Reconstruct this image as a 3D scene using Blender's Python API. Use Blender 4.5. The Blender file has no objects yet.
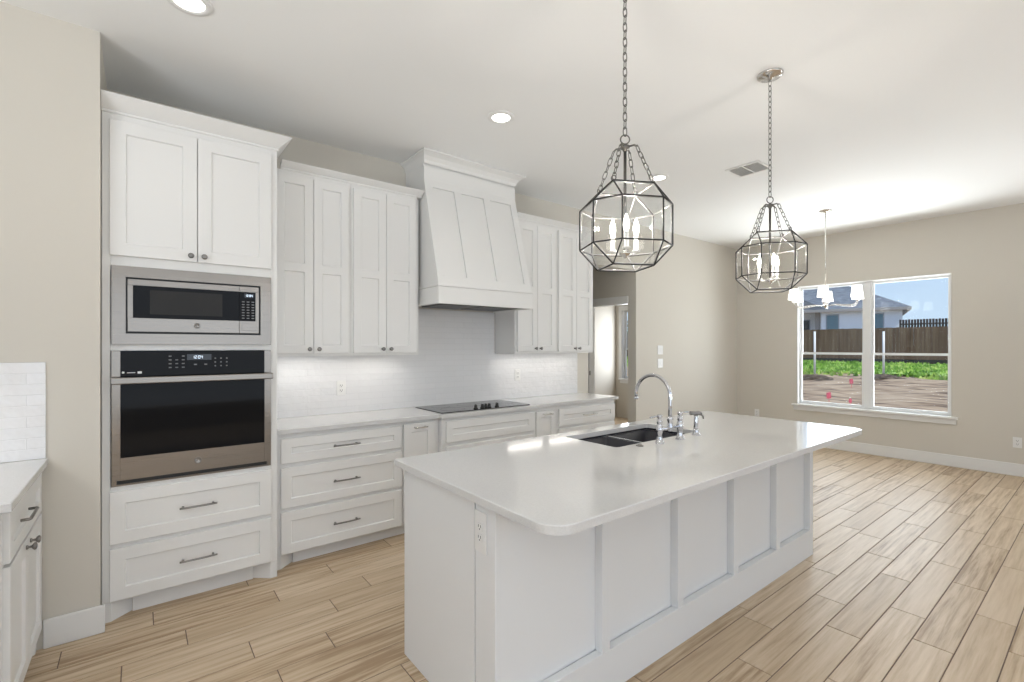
import bpy, bmesh, math, random
from mathutils import Matrix, Vector
random.seed(7)
R = math.radians
PI = math.pi
S = bpy.context.scene
C = S.collection

# ------------------------------------------------------------------ camera
cd = bpy.data.cameras.new('camera')
cam = bpy.data.objects.new('camera', cd)
C.objects.link(cam)
cd.sensor_width = 36.0
cd.lens = 475.44 * 36.0 / 1024.0
cd.shift_y = (346.38 - 341.0) / 1024.0
cd.clip_start = 0.05
cd.clip_end = 300
cam.location = (0, 0, 1.4525)
cam.rotation_euler = (R(90), 0, R(51.92 - 90))
S.camera = cam

# ------------------------------------------------------------------ exposure
S.view_settings.view_transform = 'Standard'
S.view_settings.look = 'None'
S.view_settings.gamma = 1.0
S.view_settings.use_curve_mapping = False
S.view_settings.exposure = 0.04

# ------------------------------------------------------------------ sky
w = bpy.data.worlds.new('sky')
S.world = w
w.use_nodes = True
wn = w.node_tree.nodes
wl = w.node_tree.links
wn.clear()
wo = wn.new('ShaderNodeOutputWorld')
wb = wn.new('ShaderNodeBackground')
wt = wn.new('ShaderNodeTexCoord')
ws = wn.new('ShaderNodeSeparateXYZ')
wr = wn.new('ShaderNodeValToRGB')
wl.new(wt.outputs['Generated'], ws.inputs[0])
wl.new(ws.outputs['Z'], wr.inputs[0])
wr.color_ramp.elements[0].position = 0.0
wr.color_ramp.elements[0].color = (0.66, 0.82, 1.0, 1)
wr.color_ramp.elements[1].position = 0.5
wr.color_ramp.elements[1].color = (0.30, 0.52, 0.95, 1)
wl.new(wr.outputs[0], wb.inputs[0])
wb.inputs[1].default_value = 1.03
wl.new(wb.outputs[0], wo.inputs[0])

# ------------------------------------------------------------------ sun, window light and added ceiling fills
def light(name, typ, loc, rot, energy, color=(1, 1, 1), **kw):
    d = bpy.data.lights.new(name, typ)
    d.energy = energy
    d.color = color
    for k, v in kw.items():
        setattr(d, k, v)
    o = bpy.data.objects.new(name, d)
    C.objects.link(o)
    o.location = loc
    o.rotation_euler = rot
    return o
sd = Vector((0.10, 0.62, -0.78))
sun = light('sun', 'SUN', (10, -20, 25), sd.to_track_quat('-Z', 'Y').to_euler(), 3.6, (1.0, 0.94, 0.84), angle=R(0.6))
DAY = (0.90, 0.95, 1.0)
WARM = (1.0, 0.985, 0.96)
# window light: rear wall behind the camera, dining window and far room;
# the upward-tilted areas are added fills that brighten the ceiling
def aimed_area(name, loc, az, tilt, energy, color, sx, sy, spread=180):
    d = Vector((math.cos(R(az)) * math.cos(R(tilt)), math.sin(R(az)) * math.cos(R(tilt)), math.sin(R(tilt))))
    return light(name, 'AREA', loc, d.to_track_quat('-Z', 'Y').to_euler(), energy, color, shape='RECTANGLE', size=sx, size_y=sy, spread=R(spread))
aimed_area('daylight_rear', (1.0, -3.90, 1.55), 80, 0, 50, DAY, 5.2, 2.3)
aimed_area('ceiling_fill_patio', (7.35, -1.9, 1.0), 165, 60, 38, DAY, 2.2, 1.3, 130)  # added fill in front of the patio opening, tilted up at the ceiling
aimed_area('ceiling_fill_side', (-2.75, -.6, 1.2), 8, 60, 118, DAY, 3.4, 1.3, 130)  # added uplight by an unseen side opening, lifts the ceiling
aimed_area('daylight_dining', (8.5, 2.1, 1.6), 180, 0, 70, DAY, 2.0, 2.0)
aimed_area('ceiling_fill_dining', (8.9, 2.1, .25), 180, 42, 190, DAY, 2.6, 1.6, 150)  # added uplight outside the window, stands in for ground bounce on the ceiling
aimed_area('daylight_bath', (7.72, 5.8, 1.5), 180, 0, 26, DAY, .85, 1.3)

# ------------------------------------------------------------------ materials
def mat(name, col, rough=0.5, metal=0.0, spec=0.5, coat=0.0, emit=None, es=0.0):
    m = bpy.data.materials.new(name)
    m.use_nodes = True
    b = m.node_tree.nodes['Principled BSDF']
    b.inputs['Base Color'].default_value = (*col, 1)
    b.inputs['Roughness'].default_value = rough
    b.inputs['Metallic'].default_value = metal
    b.inputs['Specular IOR Level'].default_value = spec
    b.inputs['Coat Weight'].default_value = coat
    b.inputs['Coat Roughness'].default_value = 0.05
    if emit:
        b.inputs['Emission Color'].default_value = (*emit, 1)
        b.inputs['Emission Strength'].default_value = es
    return m
def nodes(m):
    nt = m.node_tree
    return nt.nodes, nt.links, nt.nodes['Principled BSDF']
def noise(m, scale=(1, 1, 1), nscale=5.0, detail=3.0, coord='Object'):
    n, l, b = nodes(m)
    tc = n.new('ShaderNodeTexCoord')
    mp = n.new('ShaderNodeMapping')
    mp.inputs['Scale'].default_value = scale
    nz = n.new('ShaderNodeTexNoise')
    nz.inputs['Scale'].default_value = nscale
    nz.inputs['Detail'].default_value = detail
    l.new(tc.outputs[coord], mp.inputs[0])
    l.new(mp.outputs[0], nz.inputs[0])
    return nz.outputs[0]
def ramp(m, fac, stops):
    n, l, b = nodes(m)
    r = n.new('ShaderNodeValToRGB')
    e = r.color_ramp.elements
    while len(e) < len(stops):
        e.new(0.5)
    for k, (p, c) in enumerate(stops):
        e[k].position = p
        e[k].color = (*c, 1)
    l.new(fac, r.inputs[0])
    return r.outputs[0]
def bump(m, h, strength=0.1, dist=0.01):
    n, l, b = nodes(m)
    bp = n.new('ShaderNodeBump')
    bp.inputs['Strength'].default_value = strength
    bp.inputs['Distance'].default_value = dist
    l.new(h, bp.inputs['Height'])
    l.new(bp.outputs[0], b.inputs['Normal'])
def colour(m, out):
    n, l, b = nodes(m)
    l.new(out, b.inputs['Base Color'])

M = {}
M['cab'] = mat('white_cabinet_paint', (0.80, 0.79, 0.77), 0.38)
bump(M['cab'], noise(M['cab'], (1, 1, 1), 60, 2), 0.02, 0.002)
M['island'] = mat('island_paint', (0.79, 0.79, 0.785), 0.42)
bump(M['island'], noise(M['island'], (1, 1, 1), 60, 2), 0.02, 0.002)
M['trim'] = mat('white_trim_paint', (0.80, 0.79, 0.77), 0.35)
bump(M['trim'], noise(M['trim'], (1, 1, 1), 40, 2), 0.015, 0.002)
M['wall'] = mat('greige_wall_paint', (0.65, 0.61, 0.54), 0.75)
bump(M['wall'], noise(M['wall'], (1, 1, 1), 90, 3), 0.06, 0.002)
M['ceil'] = mat('white_ceiling_paint', (0.87, 0.867, 0.855), 0.8)
bump(M['ceil'], noise(M['ceil'], (1, 1, 1), 70, 3), 0.08, 0.002)
M['quartz'] = mat('white_quartz', (0.80, 0.785, 0.76), 0.10, spec=0.55)
colour(M['quartz'], ramp(M['quartz'], noise(M['quartz'], (1, 1, 1), 180, 2), [(0.3, (0.64, 0.632, 0.62)), (0.6, (0.68, 0.672, 0.66))]))
M['steel'] = mat('brushed_stainless', (0.28, 0.252, 0.224), 0.26, 1.0)
def brushed(m, sc, lo, hi):
    n, l, b = nodes(m)
    nz = noise(m, sc, 1.0, 4)
    mr = n.new('ShaderNodeMapRange')
    mr.inputs['To Min'].default_value = lo
    mr.inputs['To Max'].default_value = hi
    l.new(nz, mr.inputs[0])
    l.new(mr.outputs[0], b.inputs['Roughness'])
    tg = n.new('ShaderNodeTangent')
    tg.direction_type = 'RADIAL'
    tg.axis = 'Z'
    l.new(tg.outputs[0], b.inputs['Tangent'])
    b.inputs['Anisotropic'].default_value = 0.75
brushed(M['steel'], (3, 3, 900), 0.24, 0.34)
M['handle'] = mat('brushed_nickel', (0.26, 0.25, 0.24), 0.3, 1.0)
M['nickel'] = mat('polished_nickel', (0.70, 0.68, 0.65), 0.14, 1.0)
M['chrome'] = mat('chrome', (0.60, 0.60, 0.62), 0.08, 1.0)
M['pewter'] = mat('dark_pewter_metal', (0.035, 0.034, 0.032), 0.45, 0.6)
M['bead'] = mat('polished_silver_bead', (0.50, 0.49, 0.48), 0.42, 0.6)
M['chain'] = mat('satin_grey_metal', (0.17, 0.165, 0.155), 0.34, 1.0)
M['blackglass'] = mat('black_oven_glass', (0.008, 0.008, 0.009), 0.05, spec=0.10)
M['cookglass'] = mat('black_ceramic_glass', (0.02, 0.02, 0.022), 0.06, spec=0.6)
M['black'] = mat('matte_black', (0.012, 0.012, 0.012), 0.45)
M['darkgrey'] = mat('dark_grey_enamel', (0.05, 0.05, 0.05), 0.4)
M['window_in'] = mat('oven_window_grey', (0.032, 0.030, 0.028), 0.12, spec=0.1)
M['key'] = mat('grey_key_print', (0.19, 0.19, 0.195), 0.5)
M['led'] = mat('white_display_digits', (0.8, 0.9, 1.0), 0.5, emit=(0.85, 0.93, 1.0), es=0.7)
M['display'] = mat('dark_blue_display', (0.006, 0.007, 0.012), 0.1)
M['grille'] = mat('grey_duct', (0.66, 0.66, 0.65), 0.6)
M['sink'] = mat('dark_composite_sink', (0.022, 0.022, 0.030), 0.3)
M['sinkedge'] = mat('sink_steel_lit_edge', (0.62, 0.62, 0.63), 0.25, 1.0)
M['plastic'] = mat('white_plastic', (0.82, 0.81, 0.79), 0.35)
M['slot'] = mat('dark_slot', (0.05, 0.05, 0.05), 0.6)
M['grout'] = mat('floor_grout', (0.19, 0.14, 0.105), 0.9)
M['vinyl'] = mat('white_vinyl_frame', (0.80, 0.80, 0.79), 0.4)
M['bulb'] = mat('glowing_bulb', (1, 1, 1), 0.4, emit=(1.0, 0.95, 0.86), es=6.0)
M['shade'] = mat('lit_white_shade', (0.9, 0.88, 0.85), 0.6, emit=(1.0, 0.97, 0.92), es=1.5)
M['lens'] = mat('glowing_lens', (1, 1, 1), 0.4, emit=(1.0, 0.97, 0.92), es=6.0)
M['strip'] = mat('led_strip_lens', (1, 1, 1), 0.4, emit=(1.0, 0.95, 0.88), es=3.0)

def glass(name, tint, gloss=1.0, ior=1.5):
    m = bpy.data.materials.new(name)
    m.use_nodes = True
    n = m.node_tree.nodes
    l = m.node_tree.links
    n.clear()
    o = n.new('ShaderNodeOutputMaterial')
    mx = n.new('ShaderNodeMixShader')
    t = n.new('ShaderNodeBsdfTransparent')
    g = n.new('ShaderNodeBsdfGlossy')
    f = n.new('ShaderNodeFresnel')
    ge = n.new('ShaderNodeNewGeometry')
    mr = n.new('ShaderNodeMapRange')
    mr.inputs['To Min'].default_value = ior
    mr.inputs['To Max'].default_value = 1.0 / ior
    l.new(ge.outputs['Backfacing'], mr.inputs[0])
    l.new(mr.outputs[0], f.inputs[0])
    t.inputs[0].default_value = (*tint, 1)
    g.inputs[0].default_value = (gloss, gloss, gloss, 1)
    g.inputs['Roughness'].default_value = 0.02
    l.new(f.outputs[0], mx.inputs[0])
    l.new(t.outputs[0], mx.inputs[1])
    l.new(g.outputs[0], mx.inputs[2])
    l.new(mx.outputs[0], o.inputs[0])
    return m
M['pane'] = glass('window_glass', (0.97, 0.985, 0.98), 0.5)
M['lantern'] = glass('clear_lantern_glass', (0.96, 0.965, 0.96), 0.9)

# glossy hand-made subway tile
def tile_mat():
    m = mat('white_subway_tile', (0.80, 0.80, 0.80), 0.10, spec=0.6)
    n, l, b = nodes(m)
    tc = n.new('ShaderNodeTexCoord')
    sp = n.new('ShaderNodeSeparateXYZ')
    cb = n.new('ShaderNodeCombineXYZ')
    l.new(tc.outputs['Object'], sp.inputs[0])
    l.new(sp.outputs['X'], cb.inputs['X'])
    l.new(sp.outputs['Z'], cb.inputs['Y'])
    br = n.new('ShaderNodeTexBrick')
    br.inputs['Scale'].default_value = 1.0
    br.inputs['Brick Width'].default_value = 0.203
    br.inputs['Row Height'].default_value = 0.0512
    br.inputs['Mortar Size'].default_value = 0.0016
    br.inputs['Mortar Smooth'].default_value = 0.6
    br.inputs['Color1'].default_value = (0.81, 0.80, 0.80, 1)
    br.inputs['Color2'].default_value = (0.79, 0.785, 0.785, 1)
    br.inputs['Mortar'].default_value = (0.76, 0.755, 0.75, 1)
    l.new(cb.outputs[0], br.inputs['Vector'])
    l.new(br.outputs['Color'], b.inputs['Base Color'])
    nz = n.new('ShaderNodeTexNoise')
    nz.inputs['Scale'].default_value = 14
    nz.inputs['Detail'].default_value = 2
    l.new(tc.outputs['Object'], nz.inputs[0])
    ml = n.new('ShaderNodeMath')
    ml.operation = 'MULTIPLY_ADD'
    l.new(br.outputs['Fac'], ml.inputs[0])
    ml.inputs[1].default_value = -0.5
    l.new(nz.outputs[0], ml.inputs[2])
    bp = n.new('ShaderNodeBump')
    bp.inputs['Strength'].default_value = 0.55
    bp.inputs['Distance'].default_value = 0.008
    l.new(ml.outputs[0], bp.inputs['Height'])
    l.new(bp.outputs[0], b.inputs['Normal'])
    return m
M['tile'] = tile_mat()

def plank_mat():
    m = mat('wood_look_tile', (0.4, 0.3, 0.2), 0.42, spec=0.4)
    n, l, b = nodes(m)
    at = n.new('ShaderNodeAttribute')
    at.attribute_name = 'plank'
    tc = n.new('ShaderNodeTexCoord')
    ad = n.new('ShaderNodeVectorMath')
    ad.operation = 'ADD'
    sc = n.new('ShaderNodeVectorMath')
    sc.operation = 'SCALE'
    sc.inputs['Scale'].default_value = 37.0
    l.new(at.outputs['Vector'], sc.inputs[0])
    l.new(tc.outputs['Object'], ad.inputs[0])
    l.new(sc.outputs[0], ad.inputs[1])
    mp = n.new('ShaderNodeMapping')
    mp.inputs['Scale'].default_value = (0.9, 17.0, 1.0)
    l.new(ad.outputs[0], mp.inputs[0])
    nz = n.new('ShaderNodeTexNoise')
    nz.inputs['Scale'].default_value = 2.2
    nz.inputs['Detail'].default_value = 6
    nz.inputs['Roughness'].default_value = 0.62
    nz.inputs['Distortion'].default_value = 0.2
    l.new(mp.outputs[0], nz.inputs[0])
    sx = n.new('ShaderNodeSeparateXYZ')
    l.new(at.outputs['Vector'], sx.inputs[0])
    cen = n.new('ShaderNodeMath')
    cen.operation = 'SUBTRACT'
    l.new(nz.outputs[0], cen.inputs[0])
    cen.inputs[1].default_value = 0.5
    amp = n.new('ShaderNodeMapRange')
    amp.inputs['To Min'].default_value = 0.55
    amp.inputs['To Max'].default_value = 1.9
    l.new(sx.outputs['Y'], amp.inputs[0])
    gr = n.new('ShaderNodeMath')
    gr.operation = 'MULTIPLY'
    l.new(cen.outputs[0], gr.inputs[0])
    l.new(amp.outputs[0], gr.inputs[1])
    mx = n.new('ShaderNodeMath')
    mx.operation = 'MULTIPLY_ADD'
    l.new(sx.outputs['X'], mx.inputs[0])
    mx.inputs[1].default_value = 0.22
    md = n.new('ShaderNodeMath')
    md.operation = 'ADD'
    l.new(gr.outputs[0], md.inputs[0])
    md.inputs[1].default_value = 0.5
    l.new(md.outputs[0], mx.inputs[2])
    r = n.new('ShaderNodeValToRGB')
    e = r.color_ramp.elements
    e[0].position = 0.36
    e[0].color = (0.36, 0.245, 0.145, 1)
    e[1].position = 0.90
    e[1].color = (0.69, 0.555, 0.405, 1)
    x = e.new(0.56)
    x.color = (0.535, 0.402, 0.262, 1)
    x = e.new(0.70)
    x.color = (0.61, 0.475, 0.33, 1)
    l.new(mx.outputs[0], r.inputs[0])
    l.new(r.outputs[0], b.inputs['Base Color'])
    bp = n.new('ShaderNodeBump')
    bp.inputs['Strength'].default_value = 0.08
    bp.inputs['Distance'].default_value = 0.004
    l.new(nz.outputs[0], bp.inputs['Height'])
    l.new(bp.outputs[0], b.inputs['Normal'])
    return m
M['plank'] = plank_mat()

M['dirt'] = mat('bare_tan_dirt', (0.5, 0.4, 0.3), 0.95)
colour(M['dirt'], ramp(M['dirt'], noise(M['dirt'], (2.6, 0.7, 1), 1.6, 10), [(0.36, (0.12, 0.07, 0.04)), (0.45, (0.33, 0.225, 0.14)), (0.60, (0.50, 0.365, 0.24))]))
M['mound'] = mat('dark_topsoil', (0.09, 0.06, 0.04), 1.0)
colour(M['mound'], ramp(M['mound'], noise(M['mound'], (1, 1, 1), 12, 6), [(0.35, (0.05, 0.035, 0.025)), (0.65, (0.17, 0.12, 0.085))]))
M['grass'] = mat('green_grass', (0.2, 0.42, 0.06), 0.9)
colour(M['grass'], ramp(M['grass'], noise(M['grass'], (1, 1, 1), 1.6, 6), [(0.33, (0.11, 0.23, 0.03)), (0.5, (0.29, 0.48, 0.075)), (0.68, (0.48, 0.58, 0.17))]))
M['fence'] = mat('stained_fence_boards', (0.13, 0.09, 0.065), 0.85)
colour(M['fence'], ramp(M['fence'], noise(M['fence'], (1, 6.5, 0.25), 1.0, 4), [(0.3, (0.12, 0.06, 0.040)), (0.55, (0.205, 0.112, 0.074)), (0.75, (0.29, 0.18, 0.125))]))
M['fencedark'] = mat('dark_wet_board', (0.05, 0.043, 0.04), 0.9)
M['siding'] = mat('pale_blue_white_brick', (0.84, 0.88, 0.92), 0.8)
M['roof'] = mat('slate_shingles', (0.16, 0.18, 0.21), 0.9)
colour(M['roof'], ramp(M['roof'], noise(M['roof'], (1.2, 1.2, 5), 2.5, 5), [(0.3, (0.10, 0.115, 0.14)), (0.7, (0.24, 0.26, 0.29))]))
M['soffit'] = mat('taupe_fascia', (0.36, 0.34, 0.32), 0.7)
M['houseglass'] = mat('blue_green_window', (0.10, 0.20, 0.25), 0.12, spec=0.7)
M['houseframe'] = mat('grey_window_trim', (0.33, 0.37, 0.40), 0.6)
M['pvc'] = mat('white_pipe', (0.85, 0.85, 0.84), 0.5)
M['pink'] = mat('pink_flag', (0.9, 0.16, 0.22), 0.6)
M['leaf'] = mat('tree_leaves', (0.05, 0.12, 0.04), 0.9)
colour(M['leaf'], ramp(M['leaf'], noise(M['leaf'], (1, 1, 1), 3, 5), [(0.35, (0.03, 0.075, 0.025)), (0.65, (0.10, 0.21, 0.07))]))
M['bark'] = mat('tree_bark', (0.10, 0.07, 0.05), 0.9)

# ------------------------------------------------------------------ mesh helpers
class MB:
    def __init__(self):
        self.bm = bmesh.new()
        self.mi = 0
    def box(self, x0, x1, y0, y1, z0, z1, bev=0.0, seg=1):
        x0, x1 = sorted((x0, x1)); y0, y1 = sorted((y0, y1)); z0, z1 = sorted((z0, z1))
        r = bmesh.ops.create_cube(self.bm, size=1.0)
        vs = r['verts']
        for v in vs:
            v.co = Vector(((x0 + x1) / 2 + v.co.x * (x1 - x0), (y0 + y1) / 2 + v.co.y * (y1 - y0), (z0 + z1) / 2 + v.co.z * (z1 - z0)))
        if bev:
            es = {e for v in vs for e in v.link_edges}
            bmesh.ops.bevel(self.bm, geom=list(es), offset=bev, segments=seg, affect='EDGES', profile=0.5)
        return self
    def frame(self, x0, x1, y0, y1, z0, z1, wid, axis='y'):
        """rectangular ring in the xz plane (axis y) or the yz plane (axis x)"""
        if axis == 'y':
            o = [(x0, z0), (x1, z0), (x1, z1), (x0, z1)]
            i = [(x0 + wid, z0 + wid), (x1 - wid, z0 + wid), (x1 - wid, z1 - wid), (x0 + wid, z1 - wid)]
            P = lambda p, d: Vector((p[0], (y0, y1)[d], p[1]))
        else:
            o = [(y0, z0), (y1, z0), (y1, z1), (y0, z1)]
            i = [(y0 + wid, z0 + wid), (y1 - wid, z0 + wid), (y1 - wid, z1 - wid), (y0 + wid, z1 - wid)]
            P = lambda p, d: Vector(((x0, x1)[d], p[0], p[1]))
        V = [[self.bm.verts.new(P(p, d)) for p in ring] for d in (0, 1) for ring in (o, i)]
        o0, i0, o1, i1 = V
        for k in range(4):
            j = (k + 1) % 4
            self.bm.faces.new((o0[k], o0[j], i0[j], i0[k]))
            self.bm.faces.new((o1[k], i1[k], i1[j], o1[j]))
            self.bm.faces.new((o0[k], o1[k], o1[j], o0[j]))
            self.bm.faces.new((i0[k], i0[j], i1[j], i1[k]))
        return self
    def tube(self, pts, r, seg=8, closed=False):
        pts = [Vector(p) for p in pts]
        n = len(pts)
        rr = r if isinstance(r, (list, tuple)) else [r] * n
        rings = []
        up = None
        for k, p in enumerate(pts):
            a = pts[(k - 1) % n] if (closed or k > 0) else p
            b = pts[(k + 1) % n] if (closed or k < n - 1) else p
            t = (b - a).normalized()
            if up is None:
                up = Vector((0, 0, 1)) if abs(t.z) < 0.9 else Vector((1, 0, 0))
            s = t.cross(up).normalized()
            up = s.cross(t).normalized()
            rings.append([self.bm.verts.new(p + (s * math.cos(2 * PI * q / seg) + up * math.sin(2 * PI * q / seg)) * rr[k]) for q in range(seg)])
        m = n if closed else n - 1
        for k in range(m):
            A, B = rings[k], rings[(k + 1) % n]
            sh = 0
            if closed and k == n - 1:
                d = [(sum((A[q].co - B[(q + s_) % seg].co).length for q in range(seg)), s_) for s_ in range(seg)]
                sh = min(d)[1]
            for q in range(seg):
                f = self.bm.faces.new((A[q], A[(q + 1) % seg], B[(q + 1 + sh) % seg], B[(q + sh) % seg]))
                f.smooth = True
        if not closed:
            self.bm.faces.new(rings[0][::-1])
            self.bm.faces.new(rings[-1])
        return self
    def lathe(self, prof, c=(0, 0, 0), seg=20, axis='z', smooth=True):
        """prof: list of (radius, height)"""
        c = Vector(c)
        def P(r, h, a):
            x, y = r * math.cos(a), r * math.sin(a)
            if axis == 'z':
                return c + Vector((x, y, h))
            if axis == 'y':
                return c + Vector((x, h, y))
            return c + Vector((h, x, y))
        rings = []
        for r, h in prof:
            if r < 1e-6:
                rings.append([self.bm.verts.new(P(0, h, 0))])
            else:
                rings.append([self.bm.verts.new(P(r, h, 2 * PI * q / seg)) for q in range(seg)])
        for A, B in zip(rings, rings[1:]):
            for q in range(seg):
                q2 = (q + 1) % seg
                if len(A) == 1 and len(B) == 1:
                    continue
                if len(A) == 1:
                    f = self.bm.faces.new((A[0], B[q], B[q2]))
                elif len(B) == 1:
                    f = self.bm.faces.new((A[q], A[q2], B[0]))
                else:
                    f = self.bm.faces.new((A[q], A[q2], B[q2], B[q]))
                f.smooth = smooth
        return self
    def prism(self, poly, a, b, axis='z'):
        """extrude a 2-D polygon along an axis between a and b; poly in (x,y), (x,z) or (y,z)"""
        def P(p, h):
            return {'z': Vector((p[0], p[1], h)), 'y': Vector((p[0], h, p[1])), 'x': Vector((h, p[0], p[1]))}[axis]
        A = [self.bm.verts.new(P(p, a)) for p in poly]
        B = [self.bm.verts.new(P(p, b)) for p in poly]
        n = len(poly)
        self.bm.faces.new(A[::-1])
        self.bm.faces.new(B)
        for k in range(n):
            self.bm.faces.new((A[k], A[(k + 1) % n], B[(k + 1) % n], B[k]))
        return self
    def quad(self, *p):
        self.bm.faces.new([self.bm.verts.new(Vector(q)) for q in p])
        return self
    def link(self, c, d, L, W, r, side, seg=5):
        """one oval chain link at c, long axis d, opening facing 'side'"""
        d = Vector(d).normalized(); side = Vector(side)
        s = (side - d * side.dot(d)).normalized()
        pts = []
        for k in range(10):
            a = 2 * PI * k / 10
            pts.append(Vector(c) + d * (math.sin(a) * W / 2 + (L - W) / 2 * (1 if math.sin(a) > 0.01 else -1 if math.sin(a) < -0.01 else 0)) + s * math.cos(a) * W / 2)
        return self.tube(pts, r, seg, closed=True)
    def chain(self, p0, p1, n, L, W, r):
        p0 = Vector(p0); p1 = Vector(p1)
        d = p1 - p0
        a = d.cross(Vector((0.35, 0.9, 0.1))).normalized()
        b = d.cross(a).normalized()
        for k in range(n):
            self.link(p0 + d * ((k + 0.5) / n), d, L, W, r, a if k % 2 else b)
        return self
    def build(self, name, m, parent=None, xf=None):
        bm = self.bm
        if xf is not None:
            bmesh.ops.transform(bm, matrix=xf, verts=bm.verts)
        bmesh.ops.recalc_face_normals(bm, faces=bm.faces)
        base = Vector((0, 0, 0))
        p = parent
        while p is not None:
            base += p.location
            p = p.parent
        if parent is None:
            co = [v.co for v in bm.verts]
            lo = Vector((min(c.x for c in co), min(c.y for c in co), min(c.z for c in co)))
            hi = Vector((max(c.x for c in co), max(c.y for c in co), max(c.z for c in co)))
            own = Vector(((lo.x + hi.x) / 2, (lo.y + hi.y) / 2, lo.z))
            bmesh.ops.translate(bm, vec=-own, verts=bm.verts)
        else:
            bmesh.ops.translate(bm, vec=-base, verts=bm.verts)
        me = bpy.data.meshes.new(name)
        bm.to_mesh(me)
        bm.free()
        for x in (m if isinstance(m, (list, tuple)) else [m]):
            me.materials.append(M[x] if isinstance(x, str) else x)
        o = bpy.data.objects.new(name, me)
        C.objects.link(o)
        if parent is None:
            o.location = own
        else:
            o.parent = parent
        return o

def tag(o, label, cat, group=None, kind=None):
    o['label'] = label
    o['category'] = cat
    if group:
        o['group'] = group
    if kind:
        o['kind'] = kind
    return o
def thing(name, loc, label, cat, group=None):
    o = bpy.data.objects.new(name, None)
    o.empty_display_size = 0.1
    C.objects.link(o)
    o.location = loc
    return tag(o, label, cat, group)
def struct(o):
    o['kind'] = 'structure'
    return o

# ================================================================== SETTING
HC = 3.048
XW, YB = 7.74, 3.87          # window wall, kitchen back wall
X0, Y0 = -3.2, -4.0          # unseen side and rear walls
# ---- floor: every plank a bevelled slab over a grout bed
def make_floor():
    bm = bmesh.new()
    W, L, G = 0.1545, 0.9225, 0.0048
    off = {0: .808, 1: .259, 2: .531, 3: .052, 4: .352, 5: .717, 6: .794, 12: .488, 13: .745, 14: .424, 15: .859, 16: .186, 17: .63, 18: .058}
    vals = []
    rnd = random.Random(3)
    r0 = math.floor((Y0 - .325) / W)
    r1 = math.ceil((6.5 - .325) / W)
    for r in range(r0, r1 + 1):
        ya = .325 + r * W + 0.0
        yb = ya + W
        o = off.get(r, rnd.random() * L)
        k0 = math.floor((X0 - o) / L)
        k1 = math.ceil((XW + .1 - o) / L)
        for k in range(k0, k1):
            xa, xb = o + k * L, o + (k + 1) * L
            if xb < X0 - .2 or xa > XW + .3 or (yb > 4.0 and xb < 3.9):
                continue
            g = G / 2
            b = 0.0018
            rect = lambda e, z: [bm.verts.new((xa + e, ya + e, z)), bm.verts.new((xb - e, ya + e, z)), bm.verts.new((xb - e, yb - e, z)), bm.verts.new((xa + e, yb - e, z))]
            T = rect(g + b, 0.0)
            U = rect(g, -0.0016)
            V = rect(g, -0.006)
            tone = (rnd.random(), rnd.random(), rnd.random())
            fs = [bm.faces.new(T)]
            for q in range(4):
                fs.append(bm.faces.new((T[q], U[q], U[(q + 1) % 4], T[(q + 1) % 4])))
                fs.append(bm.faces.new((U[q], V[q], V[(q + 1) % 4], U[(q + 1) % 4])))
            vals += [tone] * len(fs)
    nf = len(vals)
    r = bmesh.ops.create_cube(bm, size=1.0)
    for v in r['verts']:
        v.co = Vector(((X0 + XW) / 2 + v.co.x * (XW - X0 + .3), (Y0 + 6.5) / 2 + v.co.y * (6.5 - Y0 + .3), -0.0527 + v.co.z * 0.10))
    bm.faces.ensure_lookup_table()
    for k in range(nf, len(bm.faces)):
        bm.faces[k].material_index = 1
    bmesh.ops.recalc_face_normals(bm, faces=bm.faces)
    me = bpy.data.meshes.new('floor')
    bm.to_mesh(me)
    bm.free()
    me.materials.append(M['plank'])
    me.materials.append(M['grout'])
    at = me.attributes.new('plank', 'FLOAT_VECTOR', 'FACE')
    for k in range(nf):
        at.data[k].vector = vals[k]
    o = bpy.data.objects.new('floor', me)
    C.objects.link(o)
    return struct(o)
make_floor()
struct(MB().box(X0 - .15, XW + .15, Y0 - .15, 6.6, HC, HC + .12).build('ceiling', 'ceil'))
TH = 0.115
# beige wall stub on the left (a solid block back to the line of the kitchen wall)
struct(MB().box(X0 - .15, -.158, 3.19, YB + TH, 0, HC).build('wall_left', 'wall'))
struct(MB().box(-.158, 4.172, YB, YB + TH, 0, HC).build('wall_back', 'wall'))
struct(MB().box(4.172, 5.08, YB, YB + TH, 2.44, HC).build('wall_header', 'wall'))
struct(MB().box(5.08, XW + .15, YB, YB + TH, 0, HC).build('wall_dining', 'wall'))
# hallway behind the opening, with a cased doorway into the bright room
hs = MB().box(5.08, 5.195, YB + TH, 4.0, 0, HC).box(5.08, 5.195, 4.0, 4.70, 2.03, HC).box(5.08, 5.195, 4.70, 6.5, 0, HC)
struct(hs.build('wall_hall', 'wall'))
struct(MB().box(3.885, 4.0, YB + TH, 6.4, 0, HC).box(4.0, 5.08, 5.6, 5.72, 0, HC).build('wall_hall_end', 'wall'))
struct(MB().box(5.195, XW, 6.4, 6.52, 0, HC).build('wall_far_room', 'wall'))
# casing of the hall doorway
dr = MB().box(5.064, 5.08, 3.99, 4.79, 2.03, 2.122, .003).box(5.064, 5.08, 4.70, 4.79, 0, 2.03, .003).box(5.08, 5.195, 4.688, 4.70, 0, 2.03).box(5.08, 5.195, 4.0, 4.688, 2.018, 2.03)
dc = struct(dr.build('door_1', 'trim'))
MB().box(5.082, 5.105, 4.684, 4.688, 1.04, 1.10).build('strike_plate', 'handle', dc)
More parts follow.
